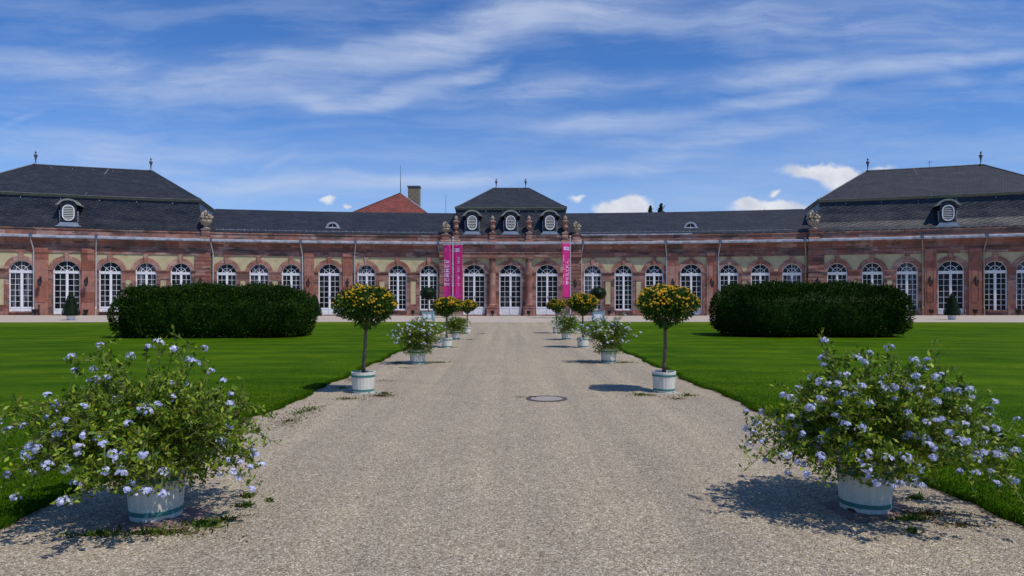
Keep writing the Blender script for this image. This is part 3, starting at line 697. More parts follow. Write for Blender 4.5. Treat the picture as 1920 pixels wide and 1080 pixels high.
# dormers
def dormer_mesh(w, h):
    mb = MB(); hw = w/2
    fr = [(-hw-.42, 0), (-hw-.16, .14), (-hw-.02, .55), (-hw, h-.6), (-hw, h-.35)] 
    arc = [(-hw*cos(pi*i/10), h-.35 + .36*sin(pi*i/10)) for i in range(11)]
    poly = [(-hw-.06, .12), (-hw, .6)] + arc + [(hw, .6), (hw+.06, .12)]
    mb.extr(poly, 0, 1.7, 0)
    base = MB()
    mb.extr([(-hw-.45, 0), (hw+.45, 0), (hw+.18, .13), (hw+.05, .36), (-hw-.05, .36), (-hw-.18, .13)], -.05, .8, 1)
    # curved hood with little scrolled ends
    mb.ring(0, h-.36, radians(14), radians(166), hw+.02, hw+.17, .38, .53, -.14, 1.75, 16, 2)
    for sg in (-1, 1):
        x0, x1 = sorted((sg*(hw-.04), sg*(hw+.38)))
        mb.extr([(sg*(hw-.02), h-.32), (sg*(hw+.36), h-.46), (sg*(hw+.36), h-.40), (sg*(hw+.14), h-.20)], -.16, 1.6, 2)
        for k in range(8): mb.box(sg*(hw+.02), sg*(hw+.13), .12, .2+.02*k, .45+k*.13, .52+k*.13, 3)
    return mb.mesh('dormer', [M_slate2, M_flare, M_hood, M_zinc])
def louvre_mesh(rw, rh):
    mb = MB(); hx = rh - rw
    def stad(r, n=10): return [(r*cos(pi*i/n), hx + r*sin(pi*i/n)) for i in range(n+1)] + [(-r*cos(pi*i/n), -hx - r*sin(pi*i/n)) for i in range(n+1)]
    o_, i_ = stad(rw), stad(rw-.075); n = len(o_)
    vs = [(x, y, z) for y in (-.05, .06) for P_ in (o_, i_) for x, z in P_]
    fs = []
    for k in range(n):
        k2 = (k+1) % n; fs += [(k, k2, n+k2, n+k), (2*n+k, 3*n+k, 3*n+k2, 2*n+k2), (k, 2*n+k, 2*n+k2, k2), (n+k, n+k2, 3*n+k2, 3*n+k)]
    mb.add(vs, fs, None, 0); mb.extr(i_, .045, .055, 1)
    m = 8
    for k in range(m):
        z = -rh + .1 + (2*rh-.2) * (k+.5)/m; zz = max(0, abs(z) - hx); hw = sqrt(max(.0004, (rw-.05)**2 - zz*zz))
        mb.add([(-hw, -.03, z-.05), (hw, -.03, z-.05), (hw, .03, z+.03), (-hw, .03, z+.03), (-hw, -.03, z-.03), (hw, -.03, z-.03), (hw, .03, z+.05), (-hw, .03, z+.05)],
               [(0,1,2,3), (4,5,6,7), (0,1,5,4), (2,3,7,6), (0,3,7,4), (1,2,6,5)], None, 2)
    return mb.mesh('louvre', [M_white, M_dark, M_louvre])
dme = dormer_mesh(1.25, 2.32); lme = louvre_mesh(.48, .72)
for p, d, z in ((128.5, .1, 8.20), (1777.5, .1, 8.20), (885.3, .12, 8.06), (957.5, .12, 8.06), (1031, .12, 8.06)):
    o = wallput('dormer', dme, px2s(p, d), d, z); link('louvre', lme, (0, -.045, 1.22), 0, o)
mb = MB(); mb.ring(0, 0, 0, pi, .42, .62, .40, .58, -.12, 1.6, 14, 0); mb.extr([(.42*cos(pi*i/12), .40*sin(pi*i/12)) for i in range(13)], -.02, 1.2, 1); mb.box(-.72, .72, -.16, .3, -.09, -.003, 0)
hme = mb.mesh('eyelid_dormer', [M_zinc, M_dark])
for p in (624, 1294.5):
    o = wallput('dormer', hme, px2s(p, -1.3), -1.15, 8.80)
    mb = MB(); mb.box(-.02, .02, -.05, -.025, 0, .40); mb.box(-.40, .40, -.05, -.03, .0, .035); link('glazing_bar', mb.mesh('bar', M_white), (0, 0, 0), 0, o)
# finials
fm = MB(); fm.lathe([(.16, -.08), (.20, .02), (.10, .10), (.05, .16), (.055, .40), (.10, .66), (.17, .86), (.19, .92), (.10, .96), (.05, 1.0), (.045, 1.05), (.09, 1.12), (.09, 1.2), (.03, 1.28), (.02, 1.38)], 12)
fme = fm.mesh('finial', M_lead, True)
for p, dd, z in ((67, -6, 14.62), (283, -6, 14.62), (1627, -6, 14.62), (1839, -6, 14.62)): wallput('finial', fme, px2s(p, dd), dd, z)
for p in (930.5, 985.6): o = wallput('finial', fme, px2s(p, -5), -5, 13.58); o.scale = (.85, .85, .80)
# thin rods: on the right pavilion ridge
mb = MB(); q = W(px2s(1743, -6), -6, 14.6); mb.tube([q, (q[0], q[1], q[2]+.75)], .02, 4); mb.tube([(q[0]-.2, q[1], q[2]+.5), (q[0]+.2, q[1], q[2]+.62)], .02, 4); bpart('lightning_rod', mb, M_iron)

# ------------------------------------------------------------------ stone urns and baskets on the parapet
rb = random.Random(11)
um = MB(); um.lathe([(.22, 0), (.22, .08), (.12, .14), (.09, .24), (.14, .30), (.27, .48), (.30, .62), (.26, .70), (.22, .74), (.25, .80), (.27, 1.05), (.36, 1.12), (.38, 1.18), (.26, 1.26), (.15, 1.32), (.10, 1.36)], 16)
ume = um.mesh('urn_body', M_urn, True)
fl = MB(); fl.lathe([(.10, 1.36), (.16, 1.45), (.17, 1.55), (.12, 1.66), (.06, 1.76), (.01, 1.84)], 10, wob=lambda a, z: 1 + .25*sin(5*a + z*9)); flme = fl.mesh('flame', M_basket)
bk = MB(); bk.lathe([(.22, 0), (.22, .07), (.12, .12), (.14, .2), (.30, .32), (.36, .46), (.38, .58), (.32, .6)], 16); bkme = bk.mesh('basket', M_basket, True)
bf = MB()
for k in range(46):
    a = rb.uniform(0, 2*pi); r = .36*sqrt(rb.random()); z = .64 + (.40 - r) * rb.uniform(.6, 1.7)
    bf.ball((r*cos(a), r*sin(a), z), rb.uniform(.06, .12), 6, 4, jit=.5, rnd=rb)
for k in range(9):
    a = rb.uniform(0, 2*pi); r = rb.uniform(.1, .4); z = rb.uniform(.75, 1.0); bf.tube([(r*.4*cos(a), r*.4*sin(a), .65), (r*cos(a), r*sin(a), z+.1), (r*1.2*cos(a), r*1.2*sin(a), z+.05)], [.05, .04, .02], 5)
bfme = bf.mesh('carved_flowers', M_basket)
def urn(s_, d, z, kind, label, group, sc=1.0):
    p = W(s_, d, z); t = thing('stone_urn' if kind == 'u' else 'stone_flower_basket', label, 'urn' if kind == 'u' else 'stone basket', p, -s_/R, group, (sc, sc, sc))
    if kind == 'u': link('body', ume, (0,0,0), 0, t); link('flame', flme, (0,0,0), 0, t)
    else: link('bowl', bkme, (0,0,0), 0, t); link('carved_flowers', bfme, (0,0,0), 0, t)
GU = 'flame urns on the middle parapet'; GB = 'carved flower baskets on the parapet'
for p, z, lb in ((855, 8.30, 'leftmost red flame urn on the middle parapet, left of the first dormer'), (923.6, 8.30, 'red flame urn between the left and middle dormers'),
                 (992, 8.30, 'red flame urn between the middle and right dormers'), (1060, 8.30, 'rightmost red flame urn on the middle parapet, above the right banner')):
    s_ = ppost(p, .58, z, .2); urn(s_, .08, z, 'u', lb, GU, .94)
for p, w, z, d, lb, sc in ((835.5, .75, 8.12, .2, 'grey carved flower basket on the parapet above the left banner', 1.05), (1081, .75, 8.12, .2, 'pale carved flower basket on the parapet just right of the middle pavilion', 1.05),
                           (386, .72, 8.30, .25, 'carved flower basket at the right end of the left pavilion parapet', 1.45), (1525, .72, 8.30, .25, 'carved flower basket at the left end of the right pavilion parapet', 1.45)):
    s_ = ppost(p, w, z, d); urn(s_, d-.12, z, 'b', lb, GB, sc)

# ------------------------------------------------------------------ wall lanterns and floodlights
lb_ = MB(); lb_.box(-.05, .05, -.03, 0, -.15, .30); lb_.tube([(0, -.02, .25), (0, -.22, .42), (0, -.42, .36), (0, -.46, .22)], .022, 6); lb_.tube([(0, -.02, -.05), (0, -.25, .05), (0, -.40, .30)], .016, 6)
lbme = lb_.mesh('bracket', M_iron)
lh = MB(); lh.lathe([(.03, .22), (.05, .16), (.16, .08), (.19, .02), (.17, .0), (.02, .0)], 6, c=(0, -.46, 0))
lh.lathe([(.05, -.52), (.09, -.46), (.06, -.42), (.02, -.42)], 6, c=(0, -.46, 0))
for k in range(6):
    a = 2*pi*k/6; lh.tube([(.17*cos(a), -.46+.17*sin(a), .01), (.09*cos(a), -.46+.09*sin(a), -.44)], .016, 4)
lhme = lh.mesh('lantern_head', M_iron)
lg = MB(); lg.lathe([(.155, 0), (.08, -.43)], 6, c=(0, -.46, 0))
M_lglass = plain('lantern_glass', (.05, .05, .055), .1, 0, .2); lgme = lg.mesh('lantern_glass', M_lglass)
for p, d, lb in ((75, .39, 'black wall lantern on the pilaster left of the left pavilion door'), (162, .39, 'black wall lantern on the pilaster right of the left pavilion door'),
                 (375, .38, 'black wall lantern on the rusticated corner above the left hedge'), (577.7, .14, 'black wall lantern left of the left wing door'),
                 (651, .14, 'black wall lantern right of the left wing door'), (1078, .34, 'black wall lantern beside the right magenta banner'),
                 (1261.5, .14, 'black wall lantern left of the right wing door'), (1334.5, .14, 'black wall lantern right of the right wing door'),
                 (1533, .38, 'black wall lantern on the rusticated corner above the right hedge'), (1744, .39, 'black wall lantern left of the right pavilion door'),
                 (1830, .39, 'black wall lantern right of the right pavilion door')):
    s_ = px2s(p, d+.3); q = W(s_, d, 3.30); t = thing('wall_lantern', lb, 'lantern', q, -s_/R, 'wall lanterns on the palace')
    link('bracket', lbme, (0,0,0), 0, t); link('lantern_head', lhme, (0,0,0), 0, t); link('lantern_glass', lgme, (0,0,0), 0, t)
fb = MB(); fb.box(-.10, .10, -.09, .09, 0, .05); fb.box(-.03, .03, -.03, .03, .05, .22); fbme = fb.mesh('stand', M_iron)
fh = MB(); fh.add([(-.14, -.12, .18), (.14, -.12, .18), (.14, .10, .26), (-.14, .10, .26), (-.19, -.16, .50), (.19, -.16, .50), (.19, .12, .54), (-.19, .12, .54)], [(0,1,2,3), (4,5,6,7), (0,1,5,4), (1,2,6,5), (2,3,7,6), (3,0,4,7)]); fhme = fh.mesh('lamp_head', M_iron)
for p, d, lb in ((65, .75, 'black floodlight at the foot of the pilaster left of the left pavilion door'), (161, .75, 'black floodlight behind the clipped cone left of the left hedge'),
                 (774, .5, 'black floodlight at the wall left of the left planter box'), (923.5, 1.4, 'black floodlight in front of the left column pedestal'),
                 (991, 1.4, 'black floodlight in front of the right column pedestal'), (1142, .5, 'black floodlight at the wall right of the right planter box'),
                 (1746, .75, 'black floodlight at the foot of the pilaster left of the right pavilion door'), (1828, .75, 'black floodlight at the foot of the pilaster right of the right pavilion door'),
                 (1909, .6, 'rightmost black floodlight at the foot of the palace wall')):
    s_ = px2s(p, d); q = W(s_, d, 0); t = thing('floodlight', lb, 'floodlight', (q[0], q[1], gz(q[0], q[1])), -s_/R, 'floodlights along the palace wall')
    link('stand', fbme, (0,0,0), 0, t); link('lamp_head', fhme, (0,0,0), 0, t)
s_ = px2s(73, .7); q = W(s_, .7, 0); mb = MB(); mb.tube([(0,0,0), (0,0,.85)], .05, 8); mb.ball((0, 0, .88), .07); mb.lathe([(.09, 0), (.09, .06), (.05, .1)], 8)
o = link('iron_post', mb.mesh('iron_post', M_iron), (q[0], q[1], gz(q[0], q[1]))); tag(o, 'thin black iron post by the downpipe left of the left pavilion door', 'post')
# stone doorstep of the middle door
mb = MB(); mb.box(-1.05, 1.05, -.9, .0, 0, .10); mb.box(-.95, .95, -.55, 0, .10, .13); bp = link('doorstep', mb.mesh('doorstep', M_slab2), (0, -.42, 0), 0, palace)

# ------------------------------------------------------------------ buildings behind
hx, hy = (751-CX)/F*96, 96.0
def zz(py, y): return H + (HY-py)/F*y
za = zz(362, hy); house = thing('tiled_house', 'house with a red tiled hip roof rising behind the left wing', 'house', (hx, hy, 0))
ze = 9.5; sl = (za - ze)
xl, xr = (570-CX)/F*90 - hx, (915-CX)/F*90 - hx
mb = MB()
ax_, ay_ = 0.0, 0.0; ey = -6.0
pl = ((662-CX)/F*90 - hx, zz(398, 90)); pr = ((800-CX)/F*90 - hx, zz(399, 90)); zp = pl[1]
k_ = (za - ze) / (za - zp)
A_ = (0, 0, za); Bl = (pl[0]*k_, ey*k_, ze); Br = (pr[0]*k_, ey*k_, ze); B2 = (5.6*k_, 7.0, ze); A2 = (-0.3, 14, za); B3 = (-7*k_, 24, ze)
mb.add([A_, Bl, Br], [(0, 1, 2)], [(0, 8), (Bl[0], 0), (Br[0], 0)]); 
mb.add([A_, Br, (9.8, 16, ze), A2], [(0, 1, 2, 3)], [(0, 8), (0, 0), (14, 0), (14, 8)], 1); mb.add([A_, A2, (-9.8, 16, ze), Bl], [(0, 1, 2, 3)], [(0, 8), (14, 8), (14, 0), (0, 0)])
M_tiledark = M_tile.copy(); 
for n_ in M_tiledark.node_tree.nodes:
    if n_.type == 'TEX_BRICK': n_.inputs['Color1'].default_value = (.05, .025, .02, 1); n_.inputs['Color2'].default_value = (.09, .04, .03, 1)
link('roof', mb.mesh('roof', [M_tile, M_tiledark]), (0,0,0), 0, house)
mb = MB(); mb.tube([A_, Br], .09, 5); ve = link('verge', mb.mesh('verge', M_zinc), (0,0,0), 0, house)
mb = MB(); mb.tube([A_, Bl], .10, 5); link('hip_tiles', mb.mesh('hip_tiles', M_tiledark), (0,0,0), 0, house)
mb = MB(); mb.add([(Bl[0], Bl[1], 0), (Br[0], Br[1], 0), (9.8, 16, 0), (-9.8, 16, 0), (Bl[0], Bl[1], ze), (Br[0], Br[1], ze), (9.8, 16, ze), (-9.8, 16, ze)], [(0,1,5,4), (1,2,6,5), (2,3,7,6), (3,0,4,7)]); link('wall', mb.mesh('wall', M_plaster), (0,0,0), 0, house)
cx_ = (777-CX)/F*98 - hx; ct = zz(350, 98); mb = MB(); mb.box(cx_-.82, cx_+.82, 1.2, 2.6, ze+1, ct-.15); ch = link('chimney', mb.mesh('chimney', plain('chimney_render', (.20, .165, .115), .9, var=.35, nscale=4, bumpst=.4)), (0,0,0), 0, house)
mb = MB(); mb.box(cx_-.92, cx_+.92, 1.1, 2.7, ct-.15, ct); link('chimney_cap', mb.mesh('cap', M_lead), (0,0,0), 0, ch)
mb = MB(); mb.tube([(0, 0, za-.2), (0, 0, zz(309, hy))], [.06, .015], 5); mb.tube([(0, 0, za), (0, 0, za+1.6)], .05, 5); link('lightning_rod', mb.mesh('rod', M_iron), (0,0,0), 0, house)
mb = MB(); mb.box(-1.35, -1.0, -2.2, -1.9, zz(387, 94)-.1, zz(387, 94)+.12); mb.box(-1.0, -.8, -2.1, -1.9, zz(385, 94), zz(385, 94)+.2); link('roof_light', mb.mesh('roof_light', M_zinc), (0,-.3,-.1), 0, house)
o = MB(); q = (836-CX)/F*90; o.tube([(0, 0, 0), (0, 0, zz(364, 90))], [.07, .02], 6); o.lathe([(.2, 0), (.2, .3), (.1, .4)], 8); o = link('antenna_mast', o.mesh('antenna_mast', M_iron), (q, 90, 0)); tag(o, 'thin dark mast rising behind the roof left of the middle pavilion', 'mast')
far = thing('slate_roofed_building', 'far building whose grey slate roof peeps out behind the left pavilion', 'building', (-74, 96, 0))
zt = zz(318.5, 96); mb = MB(); mb.add([(-14, -4, zt-4.5), (14, -4, zt-4.5), (14, 8, zt-4.5), (-14, 8, zt-4.5), (-14, 2, zt), (6.2, 2, zt)], [(0,1,5,4), (1,2,5), (2,3,4,5), (3,0,4)], [(0,0), (28,0), (40,0), (68,0), (0,7), (20,7)]); link('roof', mb.mesh('roof', M_slate), (0,0,0), 0, far)
mb = MB(); mb.box(-13.7, 13.7, -3.7, 7.7, 0, zt-4.5); link('wall', mb.mesh('wall', M_plaster), (0,0,0), 0, far)

# ------------------------------------------------------------------ foliage generators
def nz(p, f, ph=0.0): return np.sin(p[:, 0]*f + 1.3 + ph) * np.sin(p[:, 1]*f*1.1 + .7 + ph) * np.sin(p[:, 2]*f*.9 + 2.1 + ph)
def crown_leaves(n, ax, g, size, p=2.0, depth=.12, lump=.06, absl=None, lf=5.0, upb=.35):
    d = rand_unit(n, g) * np.array(ax) if p > 2 else rand_unit(n, g)
    if p > 2:
        q = g.uniform(-1, 1, (n, 3)); k = g.integers(0, 6, n)
        # box-surface sampling weighted by face area
        A = np.array([ax[1]*ax[2], ax[0]*ax[2], ax[0]*ax[1]]); pr = np.repeat(A/A.sum()/2, 2); k = g.choice(6, n, p=pr)
        for i in range(3):
            q[k == 2*i, i] = 1; q[k == 2*i+1, i] = -1
        kk = (np.abs(q) ** p).sum(1) ** (-1/p); u = q * kk[:, None]
    else: u = d
    P = u * np.array(ax)
    nrm = np.sign(u) * np.abs(u) ** (max(p, 2) - 1) / np.array(ax); nrm /= np.linalg.norm(nrm, axis=1)[:, None] + 1e-9
    if absl: P = P + nrm * (absl * (nz(P, lf) + .7 * nz(P, lf*2.3, 2.0) + .4 * nz(P, lf*5.1, 1.0)))[:, None]
    else: P = P * (1 + lump * nz(P, lf) + lump*.6 * nz(P, lf*2.3, 2.0))[:, None]
    P = P - nrm * (np.abs(g.normal(0, 1, n)) * depth)[:, None]
    dirs = nrm + np.array((0, 0, upb))
    return P, dirs, nrm
def core(ax, p, sc, n=24, m=14):
    mb = MB(); vs = []
    for j in range(m+1):
        for k in range(n):
            ph = pi*(j+.01)/(m+.02); a = 2*pi*k/n; u = np.array((sin(ph)*cos(a), sin(ph)*sin(a), cos(ph))); u = u * (np.abs(u)**p).sum() ** (-1/p)
            vs.append(tuple(u * np.array(ax) * sc))
    mb.add(vs, [(j*n+k, j*n+(k+1) % n, (j+1)*n+(k+1) % n, (j+1)*n+k) for j in range(m) for k in range(n)]); return mb
def join(name, me_np, mb, off=(0,0,0)):           # leaf mesh plus an inner core in one mesh
    bm = bmesh.new(); bm.from_mesh(me_np)
    t = bpy.data.meshes.new('t'); t.from_pydata([(v[0]+off[0], v[1]+off[1], v[2]+off[2]) for v in mb.v], [], mb.f); bm.from_mesh(t); bm.to_mesh(me_np); bm.free(); bpy.data.meshes.remove(t); me_np.name = name; return me_np

# hedges
g = np.random.default_rng(21)
AX = (4.02, 1.94, 1.20); n = 66000
P, dr, nr = crown_leaves(n, AX, g, .06, 3.9, .13, .045, absl=.17, lf=2.1, upb=.6)
P[:, 2] += .86; P[:, :2] *= (1 - .035*np.clip((.9 - P[:, 2])/.9, 0, 1))[:, None]; keep = P[:, 2] > .03; P, dr = P[keep], dr[keep]
Vh = leaflets(P, g, g.uniform(.06, .12, len(P)), .9, dr)
m_ = 2600; P2, d2, _ = crown_leaves(m_*3, AX, g, .06, 3.9, .03, .045, absl=.17, lf=2.1); P2[:, 2] += .86; P2 = P2[P2[:, 2] > 1.72][:m_]
sh = []; sd = []; lean = g.normal(0, .22, (len(P2), 2)); hl = g.uniform(.04, .30, len(P2)) ** 1.0 * g.uniform(.4, 1, len(P2))
for t in np.linspace(.1, 1, 6):
    sh.append(P2 + np.stack([lean[:, 0]*hl*t, lean[:, 1]*hl*t, hl*t], 1)); sd.append(np.tile((0, 0, 1.1), (len(P2), 1)))
sh = np.concatenate(sh); sd = np.concatenate(sd)
Vh = np.concatenate([Vh, leaflets(sh, g, g.uniform(.04, .08, len(sh)), .8, sd)])
hme_ = join('hedge_foliage', np_mesh('hedge', Vh, 4, M_hedge), core((AX[0]-.24, AX[1]-.24, AX[2]-.22), 3.9, 1.0, 48, 20), (0, 0, .86))
st = MB(); r_ = random.Random(3)
for k in range(26):
    x = -3.3 + 6.6*k/25; y = r_.uniform(-.9, .9); st.tube([(x, y, 0), (x+r_.uniform(-.1, .1), y+r_.uniform(-.1, .1), .5), (x+r_.uniform(-.3, .3), y+r_.uniform(-.3, .3), 1.3)], [.03, .025, .012], 5)
stme = st.mesh('hedge_stems', M_bark)
ha = thing('hedge', 'large dark green clipped hedge with rounded ends on the left lawn', 'hedge', ((409-CX)/F*29.2, 29.2, .03), 0.05, 'clipped hedges on the lawns')
link('foliage', hme_, (0,0,0), 0, ha); link('stems', stme, (0,0,0), 0, ha)
hb = copy_thing(ha, ((1514-CX)/F*29.6, 29.6, .12), pi - .05, 'large dark green clipped hedge with rounded ends on the right lawn', 1.0)

# tubs
def tub_meshes(rt=.205, rb_=.178, h=.36):
    n = 48; mb = MB()
    def wob(a, z): return 1 - .013 * (int(round(a*66/(2*pi))) % 3 == 0)
    prof = [(rb_, 0), (rb_+(rt-rb_)*.25, h*.25), (rb_+(rt-rb_)*.5, h*.5), (rb_+(rt-rb_)*.75, h*.75), (rt, h), (rt-.022, h), (rt-.03, h-.05), (.001, h-.05)]
    mb.lathe(prof, 66, wob=wob)
    for k in list(range(36, 42)) + list(range(56, 61)): # feet: a notch in the staves
        v = mb.v[k]; mb.v[k] = (v[0], v[1], .022 if k not in (36, 41, 56, 60) else .008)
    hp = []
    for z in (h*.105, h*.78):
        q = MB(); r = rb_ + (rt-rb_) * z/h; r2 = rb_ + (rt-rb_) * (z+.032)/h
        q.lathe([(r-.004, z), (r+.005, z), (r2+.005, z+.032), (r2-.004, z+.032)], 48, cap=False); hp.append(q.mesh('hoop', M_teal))
    so = MB(); so.lathe([(rt-.028, h-.045), (rt*.5, h-.03), (.01, h-.02)], 20); return mb.mesh('tub', M_tub2), hp, so.mesh('soil', M_soil)
TUB = tub_meshes()
def add_tub(t):
    tb = link('tub', TUB[0], (0,0,0), 0, t)
    for hp in TUB[1]: link('hoop', hp, (0,0,0), 0, tb)
    link('soil', TUB[2], (0,0,0), 0, tb); return tb

def florets(C, Nn, g, r0, per, fr, petals=5):
    # clusters at C facing Nn: little star flowers on a dome
    out = []
    for c, nn_ in zip(C, Nn):
        u = rand_unit(per*2, g) + nn_ * .75; u /= np.linalg.norm(u, axis=1)[:, None]; u = u[:per]
        rr = r0 * g.uniform(.55, 1.2); P = c + u * rr * g.uniform(.75, 1.1, (per, 1)) * np.array((1.1, 1.1, .85))
        for p_, q in zip(P, u):
            q = q + rand_unit(1, g)[0]*.35; q /= np.linalg.norm(q)
            a = np.cross(q, (.3, .1, .9)); a /= np.linalg.norm(a) + 1e-9; b_ = np.cross(q, a); f0 = g.uniform(0, 2*pi)
            for k in range(petals):
                an = f0 + 2*pi*k/petals; e = a*cos(an) + b_*sin(an); s_ = -a*sin(an) + b_*cos(an)
                out += [p_, p_ + e*fr*.7 + s_*fr*.42 + q*.001, p_ + e*fr*1.05 + q*.0, p_ + e*fr*.7 - s_*fr*.42 + q*.001]
    return np.array(out)

def plumbago(seed, nst, ncl, ax=(.95, .9, .50), cz=.68, off=(0, 0), lower=.0, clr=.034, nleaf=36, far=False):
    g = np.random.default_rng(seed); Lp = []; Ld = []; stems = MB(); tips = []; tdir = []
    ax = np.array(ax); c0 = np.array((off[0], off[1], cz))
    for i in range(nst):
        u = rand_unit(1, g)[0]
        if u[2] < -.55: u[2] *= -.6
        u *= g.uniform(.25, 1) ** .42 * (1.0 + (g.random() < .10) * g.uniform(.05, .14))
        end = c0 + u * ax; end[2] -= .20 * min(1.3, (u[0]**2 + u[1]**2)) ** 1.5 * (0 if far else 1); end[2] = max(end[2], .12)
        if i % 24 == 0: end = np.array((c0[0] + g.uniform(-.5, .5)*ax[0], g.uniform(-.3, .3), cz + ax[2]*g.uniform(1.0, 1.32))); u = np.array((0, 0, .9))
        r0 = .13 * sqrt(g.uniform()); a0 = g.uniform(0, 2*pi); st = np.array((r0*cos(a0), r0*sin(a0), .30))
        hd = hypot(end[0], end[1]); ctl = st*.45 + end*.55; ctl[2] = max(end[2], .45) + .10 + .22*hd*g.uniform(.5, 1.2)
        if u[2] > .5: ctl[2] = .3 + (end[2]-.3)*.7
        pt = lambda t: st*(1-t)**2 + 2*ctl*t*(1-t) + end*t*t
        stems.tube([pt(t) for t in np.linspace(0, 1, 8)], [.006, .005, .005, .004, .004, .003, .003, .002], 4, cap=False)
        dh = end - st; dh /= np.linalg.norm(dh)
        for t in 1 - g.uniform(0, .8, nleaf) ** 1.1:
            Lp.append(pt(t) + g.normal(0, .014, 3)); Ld.append(rand_unit(1, g)[0]*.9 + dh*.4 + (0, 0, .3))
        for k in range(6):                        # side twigs
            t0 = g.uniform(.35, .98); p0 = pt(t0); td = rand_unit(1, g)[0] + dh*.35 + np.array((0, 0, .25)); td /= np.linalg.norm(td); tl = g.uniform(.07, .20)
            p1 = p0 + td*tl + np.array((0, 0, -.03)); stems.tube([p0, (p0+p1)/2 + (0, 0, .012), p1], [.003, .0025, .0015], 3, cap=False)
            for q in range(15 if not far else 11):
                f = g.uniform(.1, 1); Lp.append(p0 + (p1-p0)*f + g.normal(0, .016, 3)); Ld.append(rand_unit(1, g)[0]*.9 + td*.5 + (0, 0, .15))
            if k < 3: tips.append(p1); tdir.append(td + (0, 0, .5))
        tips.append(end); tdir.append(dh*.5 + (0, 0, .7))
    # a dense heart of foliage spilling over the rim of the tub
    nh = 2600 if not far else 1200; u = rand_unit(nh, g) * g.uniform(.2, 1, (nh, 1)) ** .5; Hp = u * ax * np.array((.60, .60, .66)) + np.array((0, 0, cz - .12)); Lp = np.array(Lp); Ld = np.array(Ld)
    Lp = np.concatenate([Lp, Hp]); Ld = np.concatenate([Ld, rand_unit(nh, g) + (0, 0, .2)])
    nr_ = 1000; a = g.uniform(0, 2*pi, nr_); r_ = g.uniform(.19, .38, nr_)        # leaves hanging over the rim
    Lp = np.concatenate([Lp, np.stack([r_*np.cos(a), r_*np.sin(a), g.uniform(.25, .46, nr_)], 1)]); Ld = np.concatenate([Ld, rand_unit(nr_, g) + np.stack([np.cos(a)*.4, np.sin(a)*.4, 0*a - .5], 1)])
    rr = np.hypot(Lp[:, 0], Lp[:, 1]); low = (Lp[:, 2] > .10) & ~((rr < .20) & (Lp[:, 2] < .33)) & ~((rr < .34) & (Lp[:, 2] < .21)); Lp = Lp[low]; Ld = Ld[low]
    V = leaflets(Lp, g, g.uniform(.022, .058, len(Lp)), .01, Ld)
    tips = np.array(tips); tdir = np.array(tdir); rel = (tips - c0) / ax
    sc = np.linalg.norm(rel, axis=1) + g.uniform(-.35, .35, len(tips)) - tips[:, 1] * .25 - tips[:, 2] * lower
    sc[(np.hypot(tips[:, 0], tips[:, 1]) < .20) & (tips[:, 2] < .34)] = -9
    idx = np.argsort(-sc)[:int(ncl*1.6)]; g.shuffle(idx); C = []; Nn = []
    for k in idx:                                 # keep the clusters a little apart
        if len(C) >= ncl: break
        if all(np.linalg.norm(tips[k]-c) > .05 for c in C): C.append(tips[k]); Nn.append(tdir[k])
    C = np.array(C); Nn = np.array(Nn); Nn /= np.linalg.norm(Nn, axis=1)[:, None]
    Fv = florets(C, Nn, g, clr, 15 if not far else 12, .0128 if not far else .015)
    return np_mesh('leadwort_foliage', V, 4, M_plum), stems.mesh('stems', M_stem), np_mesh('blossoms', Fv, 4, M_plumfl2 if far else M_plumfl)
def flower_tub(mset, label, loc, rz=0, sc=1.0):
    t = thing('potted_leadwort', label, 'potted shrub', loc, rz, 'leadwort bushes in white tubs along the path', (sc, sc, sc)); add_tub(t)
    link('foliage', mset[0], (0,0,0), 0, t); link('stems', mset[1], (0,0,0), 0, t); link('blossoms', mset[2], (0,0,0), 0, t); return t
PA = plumbago(101, 200, 120, (1.06, .86, .50), .64, (-.10, -.05))
PB = plumbago(202, 215, 215, (1.06, .88, .49), .65, (.07, -.05), .3)
flower_tub(PA, 'large nearest leadwort bush with sparser pale blue flowers, left of the path', gp(293, 966))
flower_tub(PB, 'large nearest leadwort bush thick with pale blue flowers, right of the path', gp(1622, 952))
PC = plumbago(303, 110, 120, (.84, .66, .46), .66, (.02, 0), .2, .030, 20, True)
PD = plumbago(404, 110, 150, (.84, .66, .47), .68, (-.05, 0), .2, .030, 20, True)
t = flower_tub(PC, 'small leadwort bush with white-blue flowers behind the near left lantana', gp(783, 682))
flower_tub(PD, 'small leadwort bush with white-blue flowers beside the path behind the near right lantana', gp(1141, 680))
PE = plumbago(505, 70, 14, (.56, .48, .42), .62, (0, 0), 0, .026, 20, True)
flower_tub(PE, 'green leadwort bush with hardly any flowers in the far left tub', gp(855.5, 637))
PF = plumbago(606, 80, 90, (.68, .52, .44), .64, (0, 0), 0, .026, 20, True)
flower_tub(PF, 'farthest leadwort bush right of the path, partly behind the lantana crown', gp(1062, 637))

